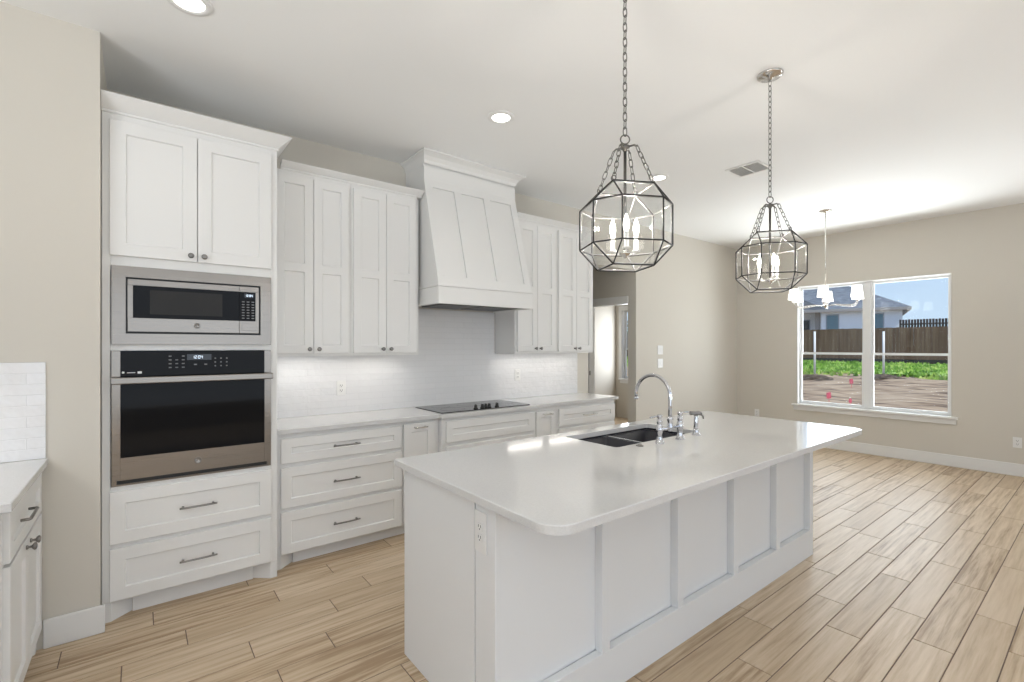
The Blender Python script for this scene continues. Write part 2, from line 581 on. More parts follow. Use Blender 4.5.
# window wall with the dining window, the far-room window and the patio opening
WY0, WY1, WZ0, WZ1 = 1.25, 2.965, 0.60, 2.345
BY0, BY1, BZ0, BZ1 = 5.35, 6.24, 0.80, 2.19
PY0, PY1, PZ1 = -3.1, -.75, 2.40
XT = XW + .15
ww = MB().box(XW, XT, Y0, PY0, 0, HC).box(XW, XT, PY0, PY1, PZ1, HC).box(XW, XT, PY1, WY0, 0, HC)
ww.box(XW, XT, WY0, WY1, 0, WZ0).box(XW, XT, WY0, WY1, WZ1, HC).box(XW, XT, WY1, BY0, 0, HC)
ww.box(XW, XT, BY0, BY1, 0, BZ0).box(XW, XT, BY0, BY1, BZ1, HC).box(XW, XT, BY1, 6.6, 0, HC)
struct(ww.build('wall_right', 'wall'))
# unseen walls behind the camera, with their window openings
rw = MB().box(X0, -1.4, Y0 - .15, Y0, 0, HC).box(3.8, XT, Y0 - .15, Y0, 0, HC).box(-1.4, 3.8, Y0 - .15, Y0, 0, .4).box(-1.4, 3.8, Y0 - .15, Y0, 2.7, HC)
struct(rw.build('wall_rear', 'wall'))
lw = MB().box(X0 - .15, X0, Y0, -2.4, 0, HC).box(X0 - .15, X0, 1.2, 3.19, 0, HC).box(X0 - .15, X0, -2.4, 1.2, 0, .6).box(X0 - .15, X0, -2.4, 1.2, 2.6, HC)
struct(lw.build('wall_side', 'wall'))
# baseboards
def baseboard(name, x0, x1, y0, y1):
    return struct(MB().box(x0, x1, y0, y1, 0, .14, .004).build(name, 'trim'))
baseboard('baseboard_left', -.364, -.138, 3.174, 3.189)
baseboard('baseboard_right', XW - .016, XW - .001, PY1 + .09, YB - .002)
baseboard('baseboard_dining', 5.1, XW - .018, YB - .016, YB - .001)

# ---- windows
def sash_window(name, y0, y1, z0, z1, units, sill=True):
    xf = XW + .055
    root = struct(MB().frame(xf, xf + .06, y0 + .002, y1 - .002, z0 + .002, z1 - .002, .016, 'x').build(name, 'vinyl'))
    n = units
    mw = 0.078
    wu = (y1 - y0 - .032 - mw * (n - 1)) / n
    for k in range(n):
        a = y0 + .016 + k * (wu + mw)
        b = a + wu
        if k < n - 1:
            mb = MB().box(xf - .004, xf + .064, b + .001, b + mw - .001, z0 + .018, z1 - .018, .003)
            mb.build('mullion', 'vinyl', root)
        zm = z0 + (z1 - z0) * 0.43
        for nm, za, zb, dx in (('lower_sash', z0 + .018, zm + .016, .006), ('upper_sash', zm - .016, z1 - .018, .030)):
            s = MB().frame(xf + dx, xf + dx + .022, a + .001, b - .001, za, zb, .026, 'x').build(nm, 'vinyl', root)
            MB().box(xf + dx + .008, xf + dx + .013, a + .025, b - .025, za + .025, zb - .025).build('pane', 'pane', s)
    if sill:
        MB().box(XW - .045, XW + .055, y0 - .065, y1 + .065, z0 - .030, z0 + .001, .006, 2).build('sill', 'trim', root)
        MB().box(XW - .020, XW - .001, y0 - .045, y1 + .045, z0 - .092, z0 - .031, .003).build('apron', 'trim', root)
    MB().box(XW - .004, XW + .055, y0 + .001, y0 + .010, z0 + .002, z1 - .002).box(XW - .004, XW + .055, y1 - .010, y1 - .001, z0 + .002, z1 - .002).box(XW - .004, XW + .055, y0 + .010, y1 - .010, z1 - .010, z1 - .001).build('jamb_lining', 'trim', root)
    return root
sash_window('window_1', WY0, WY1, WZ0, WZ1, 2)
bw = sash_window('window_2', BY0, BY1, BZ0, BZ1, 1)
MB().box(XW - .018, XW - .001, BY1, BY1 + .075, BZ0 - .03, BZ1 + .08).box(XW - .018, XW - .001, BY0 - .075, BY1, BZ1, BZ1 + .08).build('casing', 'trim', bw)

# ================================================================== CABINETRY
def shaker(mb, x0, x1, z0, z1, yf, th=.02, rail=.062, rec=.0105, mids=()):
    """shaker front facing -y: one welded frame with recessed panels and small chamfers"""
    bm = mb.bm
    zs = [z0 + rail]
    for m in mids:
        zs += [m - rail / 2, m + rail / 2]
    zs.append(z1 - rail)
    xa, xb = x0 + rail, x1 - rail
    c = .005
    V = lambda x, y, z: bm.verts.new((x, y, z))
    # back and sides
    e = .0025
    oF = [V(x0 + e, yf, z0 + e), V(x1 - e, yf, z0 + e), V(x1 - e, yf, z1 - e), V(x0 + e, yf, z1 - e)]
    oM = [V(x0, yf + e, z0), V(x1, yf + e, z0), V(x1, yf + e, z1), V(x0, yf + e, z1)]
    oB = [V(x0, yf + th, z0), V(x1, yf + th, z0), V(x1, yf + th, z1), V(x0, yf + th, z1)]
    for k in range(4):
        j = (k + 1) % 4
        bm.faces.new((oF[k], oF[j], oM[j], oM[k]))
        bm.faces.new((oM[k], oM[j], oB[j], oB[k]))
    bm.faces.new(oB)
    L = [V(xa, yf, z) for z in zs]
    Rr = [V(xb, yf, z) for z in zs]
    bm.faces.new([oF[0], oF[3]] + L[::-1])
    bm.faces.new([oF[2], oF[1]] + Rr)
    bm.faces.new((oF[1], oF[0], L[0], Rr[0]))
    bm.faces.new((oF[3], oF[2], Rr[-1], L[-1]))
    for k in range(0, len(zs), 2):
        if k:
            bm.faces.new((L[k - 1], Rr[k - 1], Rr[k], L[k]))
        a = [L[k], Rr[k], Rr[k + 1], L[k + 1]]
        b = [V(xa + c, yf + rec, zs[k] + c), V(xb - c, yf + rec, zs[k] + c), V(xb - c, yf + rec, zs[k + 1] - c), V(xa + c, yf + rec, zs[k + 1] - c)]
        for q in range(4):
            bm.faces.new((a[q], a[(q + 1) % 4], b[(q + 1) % 4], b[q]))
        bm.faces.new(b)
    return mb
def bar_handle(mb, x, z, yf, L=.165):
    """flat bar pull, slightly bowed, facing -y, on two posts"""
    pts = []
    for k in range(9):
        t = k / 8 - .5
        pts.append((x + t * L, yf - .030 - .004 * (1 - (2 * t) ** 2), z))
    mb.tube(pts, .0055, 8)
    for s in (-1, 1):
        mb.tube([(x + s * L * .40, yf + .001, z), (x + s * L * .40, yf - .030, z)], [.0065, .005], 8)
    return mb
def knob(mb, x, z, yf):
    mb.lathe([(0, .001), (.009, .0), (.009, -.004), (.005, -.008), (.005, -.016), (.012, -.020), (.0155, -.025), (.0145, -.030), (.008, -.033), (0, -.034)], (x, yf, z), 14, 'y')
    return mb
def foot(mb, x, yf, s, h=.10, dep=.075):
    """furniture foot with a splayed inner face; s=+1 opens to the right"""
    mb.prism([(x, yf), (x + s * .038, yf), (x + s * .125, yf + dep), (x, yf + dep)][::s], 0, h)
    return mb

# ---- tall oven cabinet
TX0, TX1, TF = -.156, .684, 3.278        # sides, face-frame plane
DF = TF - .020                            # door plane
tall = thing('oven_cabinet', (.27, 3.55, 0), 'tall white shaker cabinet tower housing the microwave and wall oven', 'cabinet')
mb = MB()
mb.box(TX0, TX0 + .02, TF + .02, YB - .002, 0.0, 2.70).box(TX1 - .02, TX1, TF + .02, YB - .002, 0.0, 2.70)
mb.box(TX0 + .02, TX1 - .02, YB - .02, YB - .002, .1, 2.70).box(TX0 + .02, TX1 - .02, TF + .02, YB - .02, 2.68, 2.70)
for z in (.105, .70, 1.445, 1.905):
    mb.box(TX0 + .02, TX1 - .02, TF + .021, YB - .021, z - .01, z + .01)
# face frame
mb.box(TX0, TX0 + .036, TF, TF + .0199, .10, 2.70, .002).box(TX1 - .036, TX1, TF, TF + .0199, .10, 2.70, .002)
for za, zb in ((.10, .125), (.375, .415), (.672, .709), (1.430, 1.462), (1.882, 1.95), (2.635, 2.70)):
    mb.box(TX0 + .036, TX1 - .036, TF, TF + .0199, za, zb)
mb.build('carcass', 'cab', tall)
mb = MB()
foot(mb, TX0, TF, 1); foot(mb, TX1, TF, -1)
mb.box(TX0 + .126, TX1 - .126, TF + .06, TF + .075, 0, .10)
mb.build('toe_kick', 'cab', tall)
for a, b, kx in ((-.124, .2605, .230), (.2635, .648, .294)):
    d = shaker(MB(), a, b, 1.934, 2.648, DF, rail=.066).build('door', 'cab', tall)
    knob(MB(), kx, 1.966, DF).build('knob', 'handle', d)
for z0, z1 in ((.407, .684), (.110, .383)):
    d = shaker(MB(), -.124, .648, z0, z1, DF, rail=.064).build('drawer', 'cab', tall)
    bar_handle(MB(), .266, (z0 + z1) / 2 + .0, DF, .18).build('handle', 'handle', d)

def crown(name, x0, x1, yf, z0, z1, out, ends, yb, label=None, parent=None, m='cab', cove=False, side=1.0):
    """sprung crown: frieze + flared cove along the front with mitred returns; ends = (left, right) flags"""
    h = z1 - z0
    if cove:
        prof = [(0, z0), (.004, z0), (out * .16, z0 + .30 * h), (out * .42, z0 + .62 * h), (out * .82, z1 - .016), (out, z1 - .012), (out, z1), (0, z1)]
    else:
        prof = [(0, z0), (.007, z0), (.009, z0 + .003), (.009, z0 + .009), (.004, z0 + .013), (out, z1 - .004), (out, z1), (0, z1)]
    bm_ = MB()
    rings = []
    def path(p):
        o, z = p
        q = o * side
        pts = []
        if ends[0]:
            pts += [(x0 - q, yb, z), (x0 - q, yf - o, z)]
        else:
            pts += [(x0, yf - o, z)]
        if ends[1]:
            pts += [(x1 + q, yf - o, z), (x1 + q, yb, z)]
        else:
            pts += [(x1, yf - o, z)]
        return pts
    for p in prof:
        rings.append([bm_.bm.verts.new(q) for q in path(p)])
    n = len(rings)
    for k in range(n):
        A, B = rings[k], rings[(k + 1) % n]
        for q in range(len(A) - 1):
            bm_.bm.faces.new((A[q], A[q + 1], B[q + 1], B[q]))
    bm_.bm.faces.new([r[0] for r in rings])
    bm_.bm.faces.new([r[-1] for r in rings])
    o = bm_.build(name, m, parent)
    if label:
        tag(o, label, 'molding')
    return o
crown('crown', TX0, TX1, TF, 2.685, 2.765, .072, (False, True), YB - .002, parent=tall)

# ---- microwave and wall oven
def panel_digits(mb, x, z, y, w=.008, h=.014, txt='12:00'):
    seg = {'0': 'abcdef', '1': 'bc', '2': 'abged', '3': 'abgcd', '4': 'fgbc', '5': 'afgcd'}
    t = .0018
    for ch in txt:
        if ch == ':':
            mb.box(x, x + t, y, y + .0006, z + h * .25, z + h * .25 + t).box(x, x + t, y, y + .0006, z + h * .7, z + h * .7 + t)
            x += t * 2.2
            continue
        for s in seg[ch]:
            if s == 'a': mb.box(x, x + w, y, y + .0006, z + h - t, z + h)
            if s == 'd': mb.box(x, x + w, y, y + .0006, z, z + t)
            if s == 'g': mb.box(x, x + w, y, y + .0006, z + h / 2 - t / 2, z + h / 2 + t / 2)
            if s == 'f': mb.box(x, x + t, y, y + .0006, z + h / 2, z + h)
            if s == 'e': mb.box(x, x + t, y, y + .0006, z, z + h / 2)
            if s == 'b': mb.box(x + w - t, x + w, y, y + .0006, z + h / 2, z + h)
            if s == 'c': mb.box(x + w - t, x + w, y, y + .0006, z, z + h / 2)
        x += w + .003
    return mb
def emblem(parent, x, z, y, r):
    """round steel badge with a looping monogram"""
    mb = MB()
    mb.lathe([(0, .001), (r, .001), (r, -.001), (r * .86, -.0018), (r * .82, -.001), (0, -.001)], (x, y, z), 22, 'y')
    b = mb.build('badge', 'handle', parent)
    q = MB()
    for s in (-1, 1):
        pts = []
        for k in range(13):
            a = k / 12 * 1.75 * PI + (.2 if s < 0 else .9)
            pts.append((x + s * r * .26 + math.cos(a) * r * .27, y - .0015, z + math.sin(a) * r * (.42 if s < 0 else .36)))
        q.tube(pts, r * .055, 5)
    q.build('monogram', 'nickel', b)
    return b

FX = .2645                                # centre line of the appliances
mw = thing('microwave', (FX, 3.4, 1.463), 'stainless built-in microwave in a wide trim frame above the oven', 'microwave')
yf = TF - .018
MB().frame(-.116, .645, yf, TF - .0005, 1.463, 1.881, .058).build('trim_frame', 'steel', mw)
mb = MB().box(-.058, .587, TF - .004, TF + .018, 1.521, 1.823)
mb.box(-.05, .58, TF + .019, 3.72, 1.525, 1.82)
mb.build('body', 'black', mw)
ym = TF - .016
dx0, dx1, dz0, dz1 = -.050, .472, 1.532, 1.814
door = MB()
door.box(dx0, dx1, ym, TF - .0045, dz0, 1.6065, .001).box(dx0, dx1, ym, TF - .0045, 1.781, dz1, .001).box(dx0, dx0 + .022, ym, TF - .0045, 1.6066, 1.7809)
door.build('door', 'steel', mw)
g = MB().box(dx0 + .0225, dx1, ym - .001, TF - .005, 1.6075, 1.780, .001).build('door_glass', 'blackglass', mw)
MB().box(.045, .385, ym - .0014, ym - .0009, 1.628, 1.760).build('viewing_window', 'window_in', g)
emblem(mw, FX - .004, 1.570, ym - .001, .016)
cp = MB().box(.4735, .578, ym, TF - .0045, dz0, 1.606, .001).box(.4735, .578, ym, TF - .0045, 1.781, dz1, .001).box(.560, .578, ym, TF - .0045, 1.6065, 1.7805).build('control_panel', 'steel', mw)
kp = MB().box(.4735, .5595, ym - .001, TF - .0045, 1.6075, 1.780).build('keypad', 'blackglass', mw)
MB().box(.498, .552, ym - .0016, ym - .0011, 1.748, 1.772).build('display', 'display', kp)
panel_digits(MB(), .504, 1.753, ym - .0022, .0065, .013, '12:04').build('digits', 'led', kp)
for r in range(7):
    for c in range(3):
        MB().box(.486 + c * .026, .500 + c * .026, ym - .0016, ym - .0011, 1.620 + r * .0165, 1.6255 + r * .0165).build('key', 'key', kp)
MB().box(.486, .566, ym - .002, ym - .0002, 1.548, 1.590, .001).build('door_release_button', 'steel', mw)

ov = thing('wall_oven', (FX, 3.4, .712), 'stainless single wall oven with black glass door below the microwave', 'oven')
ox0, ox1 = -.116, .645
for a in (ox0, ox1 - .036):
    MB().box(a, a + .036, yf, TF - .0005, 1.262, 1.428).build('panel_side', 'steel', ov)
MB().box(-.09, .62, TF + .001, 3.80, .72, 1.42).build('body', 'black', ov)
cp = MB().box(ox0 + .0365, ox1 - .0365, yf - .001, TF - .0006, 1.290, 1.428, .001).build('control_panel', 'blackglass', ov)
yc = yf - .0018
MB().box(.212, .330, yc, yc + .0006, 1.375, 1.408).build('display', 'display', cp)
panel_digits(MB(), .238, 1.383, yc - .0008, .009, .017, '12:04').build('digits', 'led', cp)
key = lambda xa, xb, za, zb: MB().box(xa, xb, yc, yc + .0006, za, zb).build('key', 'key', cp)
for cx_ in (.128, .158, .188):
    for r in range(4):
        if r == 3 and cx_ == .158:
            continue
        key(cx_, cx_ + .013, 1.332 + r * .021, 1.338 + r * .021)
for cx_ in (.345, .374, .403):
    for r in range(3):
        key(cx_, cx_ + .008, 1.336 + r * .022, 1.343 + r * .022)
for cx_ in (.245, .295):
    key(cx_, cx_ + .014, 1.346, 1.353)
mb = MB()
mb.lathe([(0, .0006), (.006, .0006), (.006, 0), (0, 0)], (-.068, yc, 1.313), 10, 'y')
mb.box(-.052, -.018, yc, yc + .0006, 1.310, 1.3135).box(-.008, .010, yc, yc + .0006, 1.306, 1.318)
mb.build('status_icons', 'plastic', cp)
d = MB()
d.box(ox0, ox0 + .037, yf - .002, TF - .0006, .741, 1.260, .001).box(ox1 - .037, ox1, yf - .002, TF - .0006, .741, 1.260, .001)
d.box(ox0 + .0371, ox1 - .0371, yf - .002, TF - .0006, .741, .860).box(ox0 + .0371, ox1 - .0371, yf - .002, TF - .0006, 1.252, 1.2599)
d = d.build('door', 'steel', ov)
MB().box(ox0 + .0372, ox1 - .0372, yf - .0025, TF - .0008, .8602, 1.2518).build('door_glass', 'blackglass', d)
mb = MB().box(ox0 - .002, ox1 + .002, yf - .062, yf - .040, 1.254, 1.290, .005, 2)
mb.box(ox0 + .004, ox0 + .030, yf - .041, yf - .001, 1.262, 1.284, .002).box(ox1 - .030, ox1 - .004, yf - .041, yf - .001, 1.262, 1.284, .002)
mb.build('handle', 'steel', d)
emblem(d, FX, .800, yf - .003, .019)
MB().box(ox0, ox1, yf + .004, TF - .0006, .711, .7195).box(ox0, ox0 + .02, yf + .004, TF - .0006, .7196, .7405).box(ox1 - .02, ox1, yf + .004, TF - .0006, .7196, .7405).build('lower_trim', 'steel', ov)
MB().box(ox0 + .021, ox1 - .021, yf + .012, TF - .0006, .7197, .7405).build('vent_slot', 'black', ov)

# ---- upper cabinets
UF = 3.55                                  # face-frame plane; doors 20 mm in front
UZ0, UZ1 = 1.383, 2.6715
def upper(x0, x1, doors, label, knobs, filler=False):
    c = thing('upper_cabinet', ((x0 + x1) / 2, 3.7, UZ0), label, 'cabinet', 'two-door upper cabinets on the kitchen wall')
    mb = MB()
    mb.box(x0, x1, UF + .02, YB - .002, UZ0 + .018, UZ1).box(x0, x0 + .018, UF + .02, YB - .002, UZ0, UZ0 + .018).box(x1 - .018, x1, UF + .02, YB - .002, UZ0, UZ0 + .018)
    mb.box(x0, x1, UF, UF + .0199, UZ0, UZ1)
    mb.build('carcass', 'cab', c)
    if filler:
        MB().box(x1 + .0005, x1 + .036, UF + .045, UF + .06, UZ0, UZ1).build('filler_strip', 'cab', c)
    for (a, b), kx in zip(doors, knobs):
        d = shaker(MB(), a, b, 1.402, 2.642, UF - .02, rail=.058, mids=(2.005,)).build('door', 'cab', c)
        knob(MB(), kx, 1.433, UF - .02).build('knob', 'handle', d)
    return c
upper(.686, 1.243, [(.722, .974), (.977, 1.228)], 'white two-door upper cabinet right beside the oven tower', (.943, 1.008))
upper(1.244, 1.792, [(1.262, 1.518), (1.521, 1.774)], 'white two-door upper cabinet just left of the range hood', (1.487, 1.552), True)
upper(2.812, 3.356, [(2.836, 3.086), (3.089, 3.338)], 'white two-door upper cabinet just right of the range hood', (3.056, 3.119))
upper(3.357, 3.905, [(3.376, 3.630), (3.633, 3.886)], 'white two-door upper cabinet at the hallway end of the wall', (3.600, 3.663))
crown('crown_molding', .762, 1.832, UF, 2.672, 2.722, .055, (False, False), YB - .002, 'white crown molding along the cabinets between oven tower and hood')
crown('crown_molding', 2.8085, 3.905, UF, 2.672, 2.722, .055, (False, True), YB - .002, 'white crown molding along the cabinets right of the hood')
# ---- range hood
hx0, hx1, hf = 1.836, 2.808, 3.272
hood = thing('range_hood', (2.32, 3.6, 1.79), 'tapered white wooden range hood with vertical battens over the cooktop', 'range hood')
mb = MB()
mb.box(hx0, hx1, hf, hf + .02, 1.79, 1.925, .003).box(hx0, hx0 + .02, hf + .0201, YB - .002, 1.79, 1.925, .003).box(hx1 - .02, hx1, hf + .0201, YB - .002, 1.79, 1.925, .003)
mb.build('mantel_band', 'cab', hood)
mb = MB().box(hx0 - .006, hx1 + .0, hf - .006, YB - .002, 1.9255, 1.945, .004, 2)
mb.build('mantel_cap', 'cab', hood)
MB().box(hx0 + .021, hx1 - .021, hf + .021, YB - .003, 1.800, 1.812).build('liner', 'steel', hood)
for k in range(2):
    MB().box(hx0 + .10 + k * .40, hx0 + .47 + k * .40, hf + .10, YB - .12, 1.793, 1.7995).build('filter', 'darkgrey', hood)
bx0, bx1 = 1.844, 2.800
fy0, fy1, bz0, bz1 = 3.286, 3.528, 1.9455, 2.835     # front face leans from fy0 (bottom) to fy1 (top)
ly = lambda z: fy0 + (fy1 - fy0) * (z - bz0) / (bz1 - bz0)
mb = MB().prism([(fy0 + .014, bz0), (YB - .002, bz0), (YB - .002, 3.045), (fy1 + .014, 3.045), (fy1 + .014, bz1)], bx0, bx1, 'x')
mb.build('shroud', 'cab', hood)
def slant(mb, x0, x1, z0, z1, t=.0135):
    mb.prism([(ly(z0), z0), (ly(z0) + t, z0), (ly(z1) + t, z1), (ly(z1), z1)], x0, x1, 'x')
    return mb
bw_ = .072
for a in (bx0, 2.122, 2.428, bx1 - bw_ + .006):
    slant(MB(), a, min(a + bw_, bx1), bz0 + .0695, 2.7745).build('batten', 'cab', hood)
slant(MB(), bx0, bx1, bz0, bz0 + .069).build('lower_rail', 'cab', hood)
mb = slant(MB(), bx0, bx1, 2.775, bz1)
mb.box(bx0, bx1, fy1, fy1 + .0135, bz1, 2.945)
mb.build('upper_rail', 'cab', hood)
crown('crown', bx0, bx1, fy1, 2.965, 3.0472, .098, (True, True), YB - .002, parent=hood, cove=True, side=.52)

# ---- base cabinets on the kitchen wall
BF = 3.365                                # face-frame plane (drawer fronts at 3.345)
def base(name, x0, x1, F, label, group=None, feet=(0, 0)):
    c = thing(name, ((x0 + x1) / 2, 3.6, 0), label, 'cabinet', group)
    mb = MB().box(x0, x1, F, YB - .002, .088, .883, .001)
    mb.build('carcass', 'cab', c)
    mb = MB()
    a, b = x0, x1
    if feet[0]:
        foot(mb, x0, F, 1, .088)
        a = x0 + .126
    if feet[1]:
        foot(mb, x1, F, -1, .088)
        b = x1 - .126
    mb.box(a, b, F + .06, F + .075, 0, .0995)
    mb.build('toe_kick', 'cab', c)
    return c
dl = base('drawer_cabinet', .686, 1.567, BF, 'white three-drawer base cabinet directly right of the oven tower', None, (1, 0))
for z0, z1 in ((.686, .850), (.394, .657), (.097, .369)):
    d = shaker(MB(), .722, 1.562, z0, z1, BF - .02, rail=.060).build('drawer', 'cab', dl)
    bar_handle(MB(), 1.140, (z0 + z1) / 2, BF - .02, .185).build('handle', 'handle', d)
pl = base('pullout_cabinet', 1.568, 1.886, BF, 'narrow white pull-out base cabinet left of the cooktop drawers', 'narrow pull-out base cabinets')
d = shaker(MB(), 1.580, 1.846, .105, .856, BF - .02, rail=.062).build('pullout_door', 'cab', pl)
bar_handle(MB(), 1.712, .828, BF - .02, .11).build('handle', 'nickel', d)
CB = 3.315
cb = base('cooktop_cabinet', 1.887, 2.870, CB, 'white base cabinet with wide drawers standing forward below the cooktop', None, (1, 1))
for z0, z1 in ((.680, .852), (.39, .652), (.097, .362)):
    shaker(MB(), 1.923, 2.834, z0, z1, CB - .02, rail=.060).build('drawer', 'cab', cb)
pr = base('pullout_cabinet', 2.871, 3.178, BF, 'narrow white pull-out base cabinet right of the cooktop drawers', 'narrow pull-out base cabinets')
d = shaker(MB(), 2.912, 3.160, .105, .840, BF - .02, rail=.058).build('pullout_door', 'cab', pr)
bar_handle(MB(), 3.040, .812, BF - .02, .11).build('handle', 'nickel', d)
rr = base('drawer_cabinet', 3.179, 4.040, BF, 'white three-drawer base cabinet at the hallway end of the worktop')
for z0, z1 in ((.672, .842), (.385, .648), (.097, .362)):
    d = shaker(MB(), 3.205, 4.028, z0, z1, BF - .02, rail=.060).build('drawer', 'cab', rr)
    bar_handle(MB(), 3.616, (z0 + z1) / 2 + .004, BF - .02, .19).build('handle', 'nickel', d)

def slab(mb, loops, z0, z1, bev=.003):
    """flat slab with an outer loop and optional holes, eased top edge"""
    bm = mb.bm
    top, mid, bot = [], [], []
    for li, lp in enumerate(loops):
        n = len(lp)
        cx_ = []
        for k in range(n):
            p0, p, p1 = Vector(lp[k - 1]), Vector(lp[k]), Vector(lp[(k + 1) % n])
            e0 = (p - p0).normalized(); e1 = (p1 - p).normalized()
            nn = Vector((-(e0.y + e1.y), e0.x + e1.x))
            nn.normalize()
            s = 1.0 / max(.4, nn.dot(Vector((-e0.y, e0.x))))
            cx_.append(p + nn * bev * s)        # inward for a counter-clockwise loop
        top.append([bm.verts.new((q.x, q.y, z1)) for q in cx_])
        mid.append([bm.verts.new((q[0], q[1], z1 - bev)) for q in lp])
        bot.append([bm.verts.new((q[0], q[1], z0)) for q in lp])
    for T, Md, B in zip(top, mid, bot):
        n = len(T)
        for k in range(n):
            j = (k + 1) % n
            bm.faces.new((T[k], T[j], Md[j], Md[k]))
            bm.faces.new((Md[k], Md[j], B[j], B[k]))
    for ring in (top, bot):
        es = []
        for lp in ring:
            for k in range(len(lp)):
                es.append(bm.edges.get((lp[k], lp[(k + 1) % len(lp)])) or bm.edges.new((lp[k], lp[(k + 1) % len(lp)])))
        bmesh.ops.triangle_fill(bm, use_beauty=True, use_dissolve=False, edges=es)
    return mb
def rrect(x0, x1, y0, y1, r, n=6, cw=False):
    pts = []
    rs = r if isinstance(r, (tuple, list)) else (r,) * 4
    for (cx_, cy_, a0), q in zip(((x1, y1, 0), (x0, y1, 90), (x0, y0, 180), (x1, y0, 270)), rs):
        sx = -1 if cx_ == x1 else 1
        sy = -1 if cy_ == y1 else 1
        for k in range(n + 1):
            a = R(a0 + 90 * k / n)
            pts.append((cx_ + sx * q + math.cos(a) * q, cy_ + sy * q + math.sin(a) * q))
    return pts[::-1] if cw else pts
CT0, CT1 = .884, .914
o = slab(MB(), [[(.686, 3.330), (1.868, 3.330), (1.868, 3.278), (2.889, 3.278), (2.889, 3.330), (4.072, 3.330), (4.072, YB - .002), (.686, YB - .002)]], CT0, CT1).build('worktop', 'quartz')
tag(o, 'long white quartz worktop along the tiled kitchen wall under the cooktop', 'countertop')
# backsplash tile: three fields on the kitchen wall, one on the beige wall
bs = MB().box(.686, 1.8435, YB - .010, YB - .0005, CT1 + .0005, UZ0 - .001).box(1.8435, 2.8015, YB - .010, YB - .0005, CT1 + .0005, 1.789).box(2.8015, 3.985, YB - .010, YB - .0005, CT1 + .0005, UZ0 - .001).build('tile_backsplash', 'tile')
tag(bs, 'glossy white brick-tile backsplash behind the cooktop', 'backsplash')
bs = MB().box(-1.3, -.355, 3.180, 3.1895, CT1 + .0005, 1.377).build('tile_backsplash', 'tile')
tag(bs, 'white tile backsplash on the beige wall at the left edge', 'backsplash')

# ---- cooktop
ck = thing('cooktop', (2.395, 3.59, CT1), 'black glass electric cooktop set in the white worktop below the hood', 'cooktop')
o = slab(MB(), [rrect(1.902, 2.832, 3.338, 3.805, .012)], CT1 + .0003, CT1 + .007, .002).build('glass_top', 'cookglass', ck)
for x, y, r in ((2.09, 3.69, .085), (2.09, 3.48, .105), (2.37, 3.66, .12), (2.65, 3.69, .105), (2.65, 3.48, .085)):
    MB().lathe([(r, 0), (r, .0003), (r - .002, .0003), (r - .002, 0)], (x, y, CT1 + .0071), 40).build('burner_ring', 'darkgrey', ck)
for x in (2.262, 2.330, 2.366, 2.402, 2.486):
    mb = MB().lathe([(0, 0), (.020, 0), (.020, .006), (.015, .008), (.0135, .026), (.011, .029), (0, .029)], (x, 3.388, CT1 + .0072), 18)
    mb.box(x - .003, x + .003, 3.372, 3.404, CT1 + .034, CT1 + .042, .001)
    mb.build('knob', 'black', ck)

# ---- LED strips under the uppers
for a, b, lab in ((.73, 1.20, 'slim LED strip under the upper cabinet beside the oven tower'), (1.29, 1.75, 'slim LED strip under the upper cabinet left of the hood'),
                  (2.86, 3.31, 'slim LED strip under the upper cabinet right of the hood'), (3.41, 3.86, 'slim LED strip under the upper cabinet at the hallway end')):
    t = thing('cabinet_light', ((a + b) / 2, 3.70, 1.384), lab, 'light', 'LED strips under the upper cabinets')
    MB().box(a, b, 3.69, 3.72, 1.392, 1.4005, .001).build('housing', 'plastic', t)
    MB().box(a + .01, b - .01, 3.694, 3.716, 1.389, 1.3915).build('lens', 'strip', t)
    light('cabinet_light_lamp', 'AREA', ((a + b) / 2, 3.71, 1.387), (R(-8), 0, 0), 0.62, (1.0, .95, .88), shape='RECTANGLE', size=b - a, size_y=.03)

# ---- wall plates
def outlet(pos, axis, label, kind='outlet', wid=.072, hgt=.118, group=None, gangs=1):
    """plate facing -y ('y'), or facing -x ('x'); pos = centre on the wall face"""
    x, y, z = pos
    xf = Matrix.Translation(pos)
    if axis == 'x':
        xf = xf @ Matrix.Rotation(R(-90), 4, 'Z')
    name = 'wall_outlet' if kind == 'outlet' else 'light_switch'
    t = thing(name, pos, label, 'outlet' if kind == 'outlet' else 'switch', group)
    MB().box(-wid / 2, wid / 2, -.006, -.0004, -hgt / 2, hgt / 2, .002).build('cover_plate', 'plastic', t, xf)
    for g_ in range(gangs):
        gx = (g_ - (gangs - 1) / 2) * .046
        if kind == 'outlet':
            for s in (-1, 1):
                rc = MB().box(gx - .0165, gx + .0165, -.009, -.0061, s * .0195 - .0145, s * .0195 + .0145, .002).build('receptacle', 'plastic', t, xf)
                q = MB()
                q.box(gx - .0085, gx - .0055, -.0095, -.0091, s * .0195 - .002, s * .0195 + .008).box(gx + .0055, gx + .0085, -.0095, -.0091, s * .0195 - .002, s * .0195 + .008)
                q.lathe([(0, .0004), (.003, .0004), (.003, 0), (0, 0)], (gx, -.0095, s * .0195 - .008), 8, 'y')
                q.build('slots', 'slot', rc, xf)
        else:
            MB().box(gx - .016, gx + .016, -.0105, -.0061, -.033, .033, .002).build('rocker', 'plastic', t, xf)
    return t
outlet((1.277, YB - .0105, 1.118), 'y', 'white outlet on the tile left of the cooktop')
outlet((3.095, YB - .0105, 1.155), 'y', 'white outlet on the tile right of the cooktop')
outlet((.9845, 1.437, .775), 'x', 'white outlet on the near end of the island', 'outlet', .074, .150)
outlet((5.604, YB - .0005, 1.403), 'y', 'upper white switch on the wall right of the hallway', 'switch', .116, .122, None, 2)
outlet((5.604, YB - .0005, 1.222), 'y', 'lower white switch on the wall right of the hallway', 'switch', .116, .122, None, 2)
